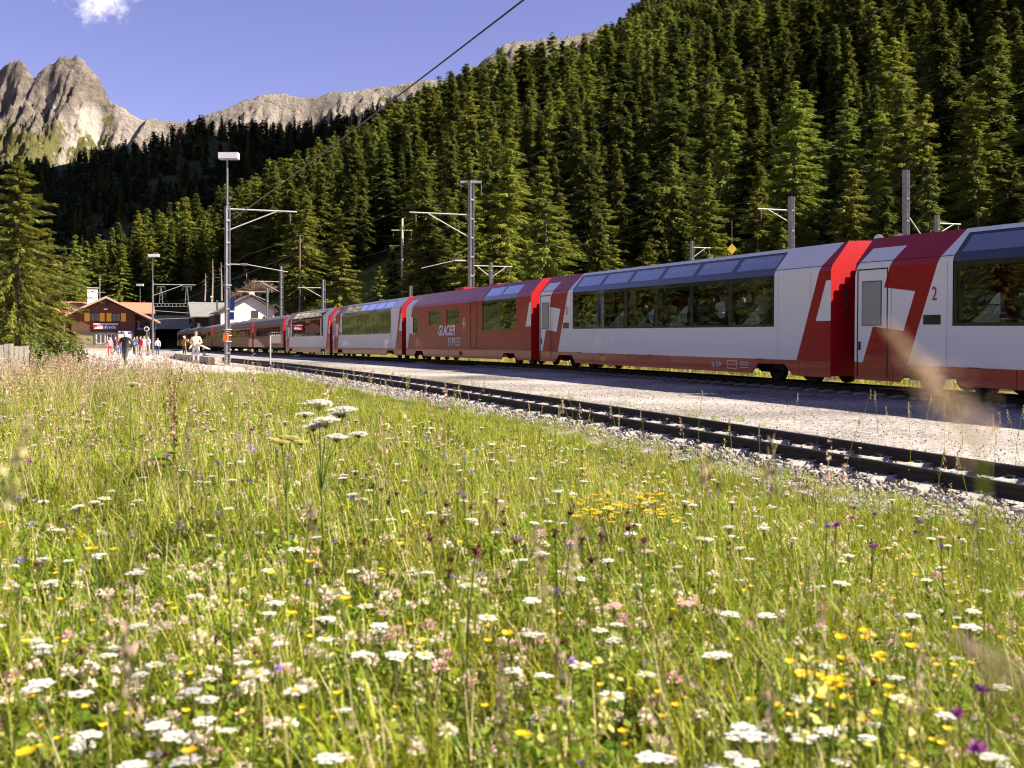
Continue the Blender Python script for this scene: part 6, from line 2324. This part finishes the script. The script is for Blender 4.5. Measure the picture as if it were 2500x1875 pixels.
KIND = {  # name, label, category, group, stem heights, leaves
    'clover': ('clover_flower', 'small round pale pink clover head among the meadow grass', 'clover heads in the meadow', (.17, .21, .25, .20), 3),
    'rose': ('clover_flower', 'small round rose-red clover head among the meadow grass', 'rosy clover heads in the meadow', (.18, .22), 3),
    'yarrow': ('yarrow_flower', 'flat white yarrow head on a thin stem in the meadow', 'white yarrow in the meadow', (.30, .34, .27, .38), 5),
    'pinkyarrow': ('yarrow_flower', 'flat pink yarrow head on a thin stem in the meadow', 'pink yarrow in the meadow', (.30, .26), 5),
    'daisy': ('daisy_flower', 'white daisy with a yellow centre in the meadow', 'white daisies in the meadow', (.28, .33), 3),
    'yellow': ('buttercup_flower', 'single bright yellow cup-shaped flower in the meadow', 'yellow cup flowers in the meadow', (.25, .30), 3),
    'trefoil': ('trefoil_flower', 'cluster of small yellow trefoil blossoms in the meadow', 'yellow trefoil in the meadow', (.18, .23, .28), 4),
    'knapweed': ('knapweed_flower', 'tufted purple knapweed head in the meadow', 'purple knapweed in the meadow', (.34, .40), 4),
    'scabious': ('scabious_flower', 'soft lilac scabious head on a thin stem in the meadow', 'lilac scabious in the meadow', (.40, .46), 2),
    'bell': ('bellflower', 'small blue-violet bellflower in the meadow', 'blue bellflowers in the meadow', (.26, .30), 2),
    'rattle': ('yellow_rattle', 'pale yellow flower spike rising from the meadow', 'pale yellow spikes in the meadow', (.30, .36), 4),
    'burnet': ('burnet_flower', 'dark red oval burnet head on a bare stem in the meadow', 'dark burnet heads in the meadow', (.36, .42), 2),
    'oat': ('grass_stalk', 'tall grass stalk with a tan seed head standing against the gravel', 'tall seeding grass stalks', (.70, .80, .62), 0),
}
FL = {}
for ki, (k, (nm, lb, gp, hts, lv)) in enumerate(KIND.items()):
    FL[k] = []
    for q, h_ in enumerate(hts):
        sb, top = fl_stem(1000 + ki * 20 + q, h_, .04 if k != 'oat' else .10, lv)
        hb, hm = fl_head(k, 2000 + ki * 20 + q, top)
        FL[k].append((h_, sb.mesh(k + '_stem', [M['stem'] if k != 'oat' else M['grass'], M['herb']]), hb.mesh(k + '_head', hm)))
FL_CAT = 'flower'
SCAN = np.concatenate([np.arange(.5, 8, .02), np.arange(8, 45, .1)])


def depth_for(xp, yp, h_):
    """depth at which a plant of height h_ has its head at photo pixel (xp, yp)"""
    xs = (xp - 1250) / F * SCAN
    f = CZ + (840 - yp) / F * SCAN - (ground_z(xs, SCAN) + h_)
    s = np.where((f[:-1] > 0) & (f[1:] <= 0))[0]
    return float(SCAN[s[0]]) if len(s) else None


n_fl = {}
def flower(k, xp=None, yp=None, xy=None, s=1.0):
    q = random.randrange(len(FL[k])); h_, sm, hm = FL[k][q]
    if xy is None:
        D = depth_for(xp, yp, h_ * s)
        if D is None: return
        x, y = atx(xp, D), D
    else: x, y = xy
    nm, lb, gp, _, _ = KIND[k]
    e = bpy.data.objects.new(nm, None); COL.objects.link(e); e.empty_display_size = .05
    e.location = (x, y, float(ground_z(x, y))); e.rotation_euler = (random.uniform(-.08, .08), random.uniform(-.08, .08), random.uniform(0, 6.28))
    e.scale = (s, s, s)
    tag(e, lb, 'grass' if k == 'oat' else FL_CAT, gp)
    link(bpy.data.objects.new('stem', sm), e); link(bpy.data.objects.new('head', hm), e)
    n_fl[k] = n_fl.get(k, 0) + 1


g22 = 1.1302
YAR = [(205, 1084), (225, 1078), (240, 1086), (70, 1392), (95, 1396), (180, 1490), (250, 1640), (310, 1578), (380, 1582), (395, 1587), (545, 1440), (425, 1498), (450, 1496), (830, 1360), (820, 1352), (625, 1384), (1130, 1448), (1155, 1455), (925, 1104), (967, 1112), (1022, 1106), (1090, 1083), (1180, 1078),
       (1390, 1640), (1585, 1580), (1605, 1584), (1632, 1588), (1655, 1596), (1708, 1576), (1745, 1597), (1790, 1582), (1815, 1578), (1838, 1592), (1600, 1632), (1612, 1640), (2122, 1140), (2150, 1640), (2195, 1648), (1540, 1650), (60, 1412), (146, 1210), (375, 1130), (415, 1285), (500, 1035), (470, 1112), (1010, 1120), (1060, 1150), (1150, 1130), (1185, 1128), (1210, 1132), (1160, 1145), (1050, 1240),
       (1380, 1265), (1640, 1116), (2020, 1165), (1440, 905), (575, 990), (760, 1030), (770, 1034), (740, 1026), (855, 1000), (160, 950), (100, 1085), (1860, 1238), (90, 1480), (110, 1470)]
for (x, y) in YAR: flower('yarrow', x * g22 + random.uniform(-4, 4), y * g22, s=random.uniform(.62, .85))
for k in range(28): flower('yarrow', random.uniform(0, 2500), 1010 + 800 * random.random() ** 1.6, s=random.uniform(.5, .8))
for (x, y) in ((690, 1500), (1000, 1330), (1010, 1270), (1130, 1190), (545, 1436), (1350, 1480), (235, 1075), (1500, 1160), (620, 1180), (1290, 1440)): flower('daisy', x * g22, y * g22, s=1.15)
for k in range(14): flower('daisy', random.uniform(0, 2200), random.uniform(1080, 1700))
for k in range(275):
    f = random.random()
    if f < .45: x, y = random.gauss(900, 420), random.gauss(1450, 150)
    elif f < .7: x, y = random.gauss(380, 220), random.gauss(1520, 160)
    else: x, y = random.uniform(0, 2500), random.uniform(1180, 1860)
    if 0 < x < 2500 and 1050 < y < 1870: flower('clover', x, y, s=random.uniform(.75, 1.1))
for k in range(22): flower('rose', random.uniform(0, 2500), random.uniform(1300, 1860), s=random.uniform(.9, 1.2))
for (x, y) in ((1460, 1300), (1330, 1305), (1430, 1190), (1170, 1200), (2040, 1160)): flower('pinkyarrow', x * g22, y * g22, s=.85)
for k in range(95): flower('trefoil', random.choice((random.gauss(1465, 30), random.gauss(1585, 45))), random.gauss(1232, 20), s=random.uniform(.8, 1.2))
for k in range(30): flower('yellow', random.gauss(2060, 75), random.gauss(1660, 55), s=random.uniform(.9, 1.25))
for (x, y) in ((215, 1190), (230, 1186), (240, 1192), (600, 1235), (645, 1208), (110, 1625), (140, 1620), (560, 1330), (740, 1305), (1115, 1577), (420, 1640), (1940, 1380), (1970, 1390), (1990, 1380), (1120, 1350), (1060, 1085), (870, 1180), (30, 1130)): flower('yellow', x * g22, y * g22, s=1.2)
for k in range(70): flower('yellow', random.uniform(0, 2500), random.uniform(1000, 1860), s=random.uniform(.6, .9))
for (x, y) in ((40, 992), (8, 995), (60, 1000), (1855, 1100), (1890, 1112), (1850, 1120), (1990, 1130), (1995, 1150), (1880, 1180), (2165, 1500), (2100, 1540), (2080, 1600), (2190, 1560), (1800, 1138), (1810, 1140), (560, 920), (525, 930), (1120, 950)): flower('knapweed', x * g22, y * g22, s=random.uniform(.8, 1.1))
for (x, y) in ((535, 945), (555, 965), (560, 972), (600, 940), (590, 975), (620, 990), (870, 945), (920, 948), (960, 985), (1000, 990), (1020, 1020), (700, 960)): flower('scabious', x * g22, y * g22, s=random.uniform(.9, 1.2))
for (x, y) in ((905, 1066), (985, 1062), (1010, 1075), (375, 985), (470, 1000), (535, 1040), (1780, 1135), (2040, 1180), (1210, 1180), (450, 1030), (780, 1075), (420, 1100)): flower('bell', x * g22, y * g22, s=1.3)
for k in range(22): flower('bell', random.uniform(0, 2500), random.uniform(1020, 1350), s=1.0)
for (x, y) in ((1735, 1390), (1730, 1430), (1860, 1460), (1930, 1480), (425, 1290), (1250, 1560), (500, 1180), (1330, 1420)): flower('rattle', x * g22, y * g22, s=random.uniform(1.2, 1.6))
for k in range(26): flower('rattle', random.uniform(150, 620), random.uniform(960, 1080), s=1.0)
for k in range(30): flower('burnet', random.gauss(1200, 260), random.gauss(1290, 50), s=random.uniform(.9, 1.3))
for (x, y) in ((2105, 952), (2146, 955), (2186, 992), (2224, 982), (2258, 962), (2306, 985), (2330, 960), (2352, 985), (2420, 1005), (2478, 990), (2492, 1000), (1938, 960), (1702, 955), (1512, 952), (1400, 955), (1190, 860), (2440, 1010), (1930, 1075), (1820, 1090), (2280, 1090), (2380, 1110)): flower('oat', x, y, s=random.uniform(.92, 1.05))

# the many smaller flowers farther off and between
FM = []; names_f = []
def joined(k):
    h_, sm, hm = FL[k][0]
    bm = bmesh.new(); bm.from_mesh(sm); ns = len(bm.faces); bm.from_mesh(hm)
    bm.faces.ensure_lookup_table()
    off = len(sm.materials)
    for i in range(ns, len(bm.faces)): bm.faces[i].material_index += off
    me = bpy.data.meshes.new(k + '_far'); bm.to_mesh(me); bm.free()
    for m_ in list(sm.materials) + list(hm.materials): me.materials.append(m_)
    return me
fk = ['clover', 'yarrow', 'yellow', 'rattle', 'scabious', 'bell', 'rose', 'burnet', 'oat']
FM = [joined(k) for k in fk]
def flower_scatter(name, n, y0, y1, power, probs, smin, smax):
    y = y0 + (y1 - y0) * rng.random(n) ** power; x = (rng.random(n) * 2 - 1) * (.5 * y + 1)
    k = meadow_ok(x, y); x, y = x[k], y[k]; n = len(x)
    c, t = to_ct(x, y); keep = rng.random(n) > sstep(2.5, 5.5, c) * .8
    x, y = x[keep], y[keep]; n = len(x)
    s = smin + (smax - smin) * rng.random(n)
    rot = np.stack([(rng.random(n) - .5) * .2, (rng.random(n) - .5) * .2, rng.random(n) * 6.28], -1)
    scatter(name, np.stack([x, y, ground_z(x, y)], -1), rot, np.stack([s, s, s], -1), rng.choice(len(fk), n, p=np.array(probs) / sum(probs)), FM)
flower_scatter('meadow_flowers', 10500, 1.6, 14, 1.0, (72, 5, 10, 6, 1, 1.5, 4, 3, .6), .55, .95)
flower_scatter('distant_flowers', 3400, 10, 40, 1.0, (14, 10, 10, 14, 2, 2, 6, 4, 34), .8, 1.1)


# ---- the large white umbel plant
def umbel(r, c, rad, m_):
    b = LB(); n = 34
    base = c - np.array([0, 0, rad * .75])
    for q in range(n):
        rr = rad * math.sqrt((q + .5) / n); a = q * 2.4
        p = c + np.array([rr * math.cos(a), rr * math.sin(a), -(rr / rad) ** 2 * rad * .22 + r.normal() * .002])
        b.add(*stalk([base, p], .0016), 1)
        k = 18; t = r.random(k) * 6.283; rd = .012 * np.sqrt(r.random(k))
        C = p + np.stack([np.cos(t) * rd, np.sin(t) * rd, r.normal(size=k) * .0015], -1)
        V = np.stack([C + np.array([.0062, 0, .001]), C + np.array([0, .0062, .0]), C + np.array([-.0062, 0, .001]), C + np.array([0, -.0062, 0])], 1).reshape(-1, 3); i = np.arange(k) * 4
        b.add(V, np.stack([i, i + 1, i + 2, i + 3], -1), 0)
    return b, base


def umbel_plant(name, label, D, root_px, heads, petal):
    r = np.random.default_rng(int(root_px[0]))
    x0 = atx(root_px[0], D); z0 = float(ground_z(x0, D))
    e = empty(name, (x0, D, z0)); tag(e, label, 'plant')
    root = np.array([0, 0, 0.0])
    hz = min(at(q[0], q[1], D).z for q in heads) - z0
    node = np.array([0, 0, hz * .62])
    MB().tube([(0, 0, -.02), (.008, 0, node[2] * .5), tuple(node)], [.0065, .006, .005], 6).build('main_stem', M['stem'], e)
    for k, (xp, yp, rp, dd) in enumerate(heads):
        p = at(xp, yp, D + dd); c = np.array([p.x - x0, p.y - D, p.z - z0])
        ub, base = umbel(r, c, rp * D / F, petal)
        ub.mesh('umbel', [petal, M['stem']])
        link(bpy.data.objects.new('umbel', ub.mesh('umbel', [petal, M['stem']])), e)
        mid = node + (base - node) * np.array([.45, .45, .6])
        o_ = MB().tube([tuple(node), tuple(mid), tuple(base)], [.004, .003, .002], 5).build('stem', M['stem'], e)
    lv = LB(); C = np.stack([(r.random(40) - .5) * .22, (r.random(40) - .5) * .22, .04 + .22 * r.random(40)], -1)
    lv.add(*leaves(r, 40, C, .04, .6), 0); link(bpy.data.objects.new('leaves', lv.mesh('leaves', [M['herb']])), e)


umbel_plant('umbel_plant', 'tall plant with a stack of flat creamy white umbels in mid-meadow', 4.9, (785, 1150),
            ((778, 978, 33, 0), (838, 994, 36, .05), (795, 1020, 35, -.05), (765, 1037, 24, .1), (822, 1062, 25, -.08), (876, 1056, 20, .1), (828, 1008, 18, .14), (745, 1008, 18, .2)), M['pet_white'])
umbel_plant('umbel_plant', 'lower plant with faded greenish umbels beside the tall white umbels', 4.6, (700, 1150), ((707, 1066, 22, 0), (735, 1078, 14, .1), (688, 1077, 15, -.1), (668, 1072, 12, .05)), M['pet_rattle'])
umbel_plant('umbel_plant', 'thin plant with one pale umbel above the dock leaves', 9.0, (318, 985), ((322, 934, 16, 0),), M['pet_cream'])


def dock():
    D = 7.0; x0 = atx(425, D); z0 = float(ground_z(x0, D))
    e = empty('dock_plant', (x0, D, z0)); tag(e, 'dock plant with a rusty brown spike and broad leaves', 'plant')
    top = (0, 0, CZ + (840 - 925) / F * D - z0)
    hb, hm = fl_head('dock', 77, top)
    tag(link(bpy.data.objects.new('seed_spike', hb.mesh('seed_spike', hm)), e), kind='stuff')
    MB().tube([(0, 0, 0), top], [.007, .003], 5).build('stem', M['pet_brown'], e)
    r = random.Random(4)
    for k in range(7):
        a = k * 1.1; L = r.uniform(.2, .3); w = .07; zb = .12 + .05 * k
        d = Vector((math.cos(a), math.sin(a), .5)); s = Vector((-math.sin(a), math.cos(a), 0))
        P = [Vector((0, 0, zb)) + d * (L * f) - Vector((0, 0, L * .5 * f * f)) for f in (0, .3, .65, 1)]
        mb = MB()
        ws = (.01, w, w * .8, .004)
        for q in range(3): mb.poly([P[q] - s * ws[q], P[q] + s * ws[q], P[q + 1] + s * ws[q + 1], P[q + 1] - s * ws[q + 1]])
        mb.build('leaf', M['herb'], e)
dock()


# ---- blurred grasses close to the lens
def close_grass(xp, yp, D, length, droop, spread, n, label, m, tilt, grain=.009):
    p = at(xp, yp, D); z0 = float(ground_z(p.x, p.y))
    e = empty('grass_panicle', (p.x, p.y, z0)); tag(e, label, 'grass')
    r = np.random.default_rng(int(xp)); c = np.array([0, 0, p.z - z0])
    tip = c + np.array([tilt * length, 0, length])
    MB().tube([(.05, .0, 0), (.03, 0, c[2] * .6), tuple(c), tuple(tip)], [.0016, .0013, .001, .0005], 5).build('stem', M['grass'], e)
    b = LB(); f = r.random(n); C = c + (tip - c) * f[:, None] + r.normal(size=(n, 3)) * spread * (1.1 - f)[:, None]
    b.add(*leaves(r, n, C, grain, 1.2), 0)
    link(bpy.data.objects.new('seed_head', b.mesh('seed_head', [m])), e)
close_grass(2395, 1090, .38, .040, 0, .0052, 330, 'close blurred tan seed head in front of the nearest coach', M['seed'], -.80, .0026)
close_grass(2480, 1680, .50, .022, 0, .006, 240, 'close blurred brown seed head low at the frame edge', M['seed'], -1.2, .003)
close_grass(1335, 1490, 1.35, .10, 0, .008, 130, 'blurred pinkish seed head standing in the middle of the meadow', M['seed'], -.15, .005)
close_grass(1395, 1420, 1.5, .08, 0, .007, 110, 'second blurred pinkish seed head in the middle of the meadow', M['seed'], .1, .005)
close_grass(12, 1230, 1.0, .08, 0, .006, 60, 'blurred stalk at the frame edge below the purple knapweed', M['grass_dry'], .3)
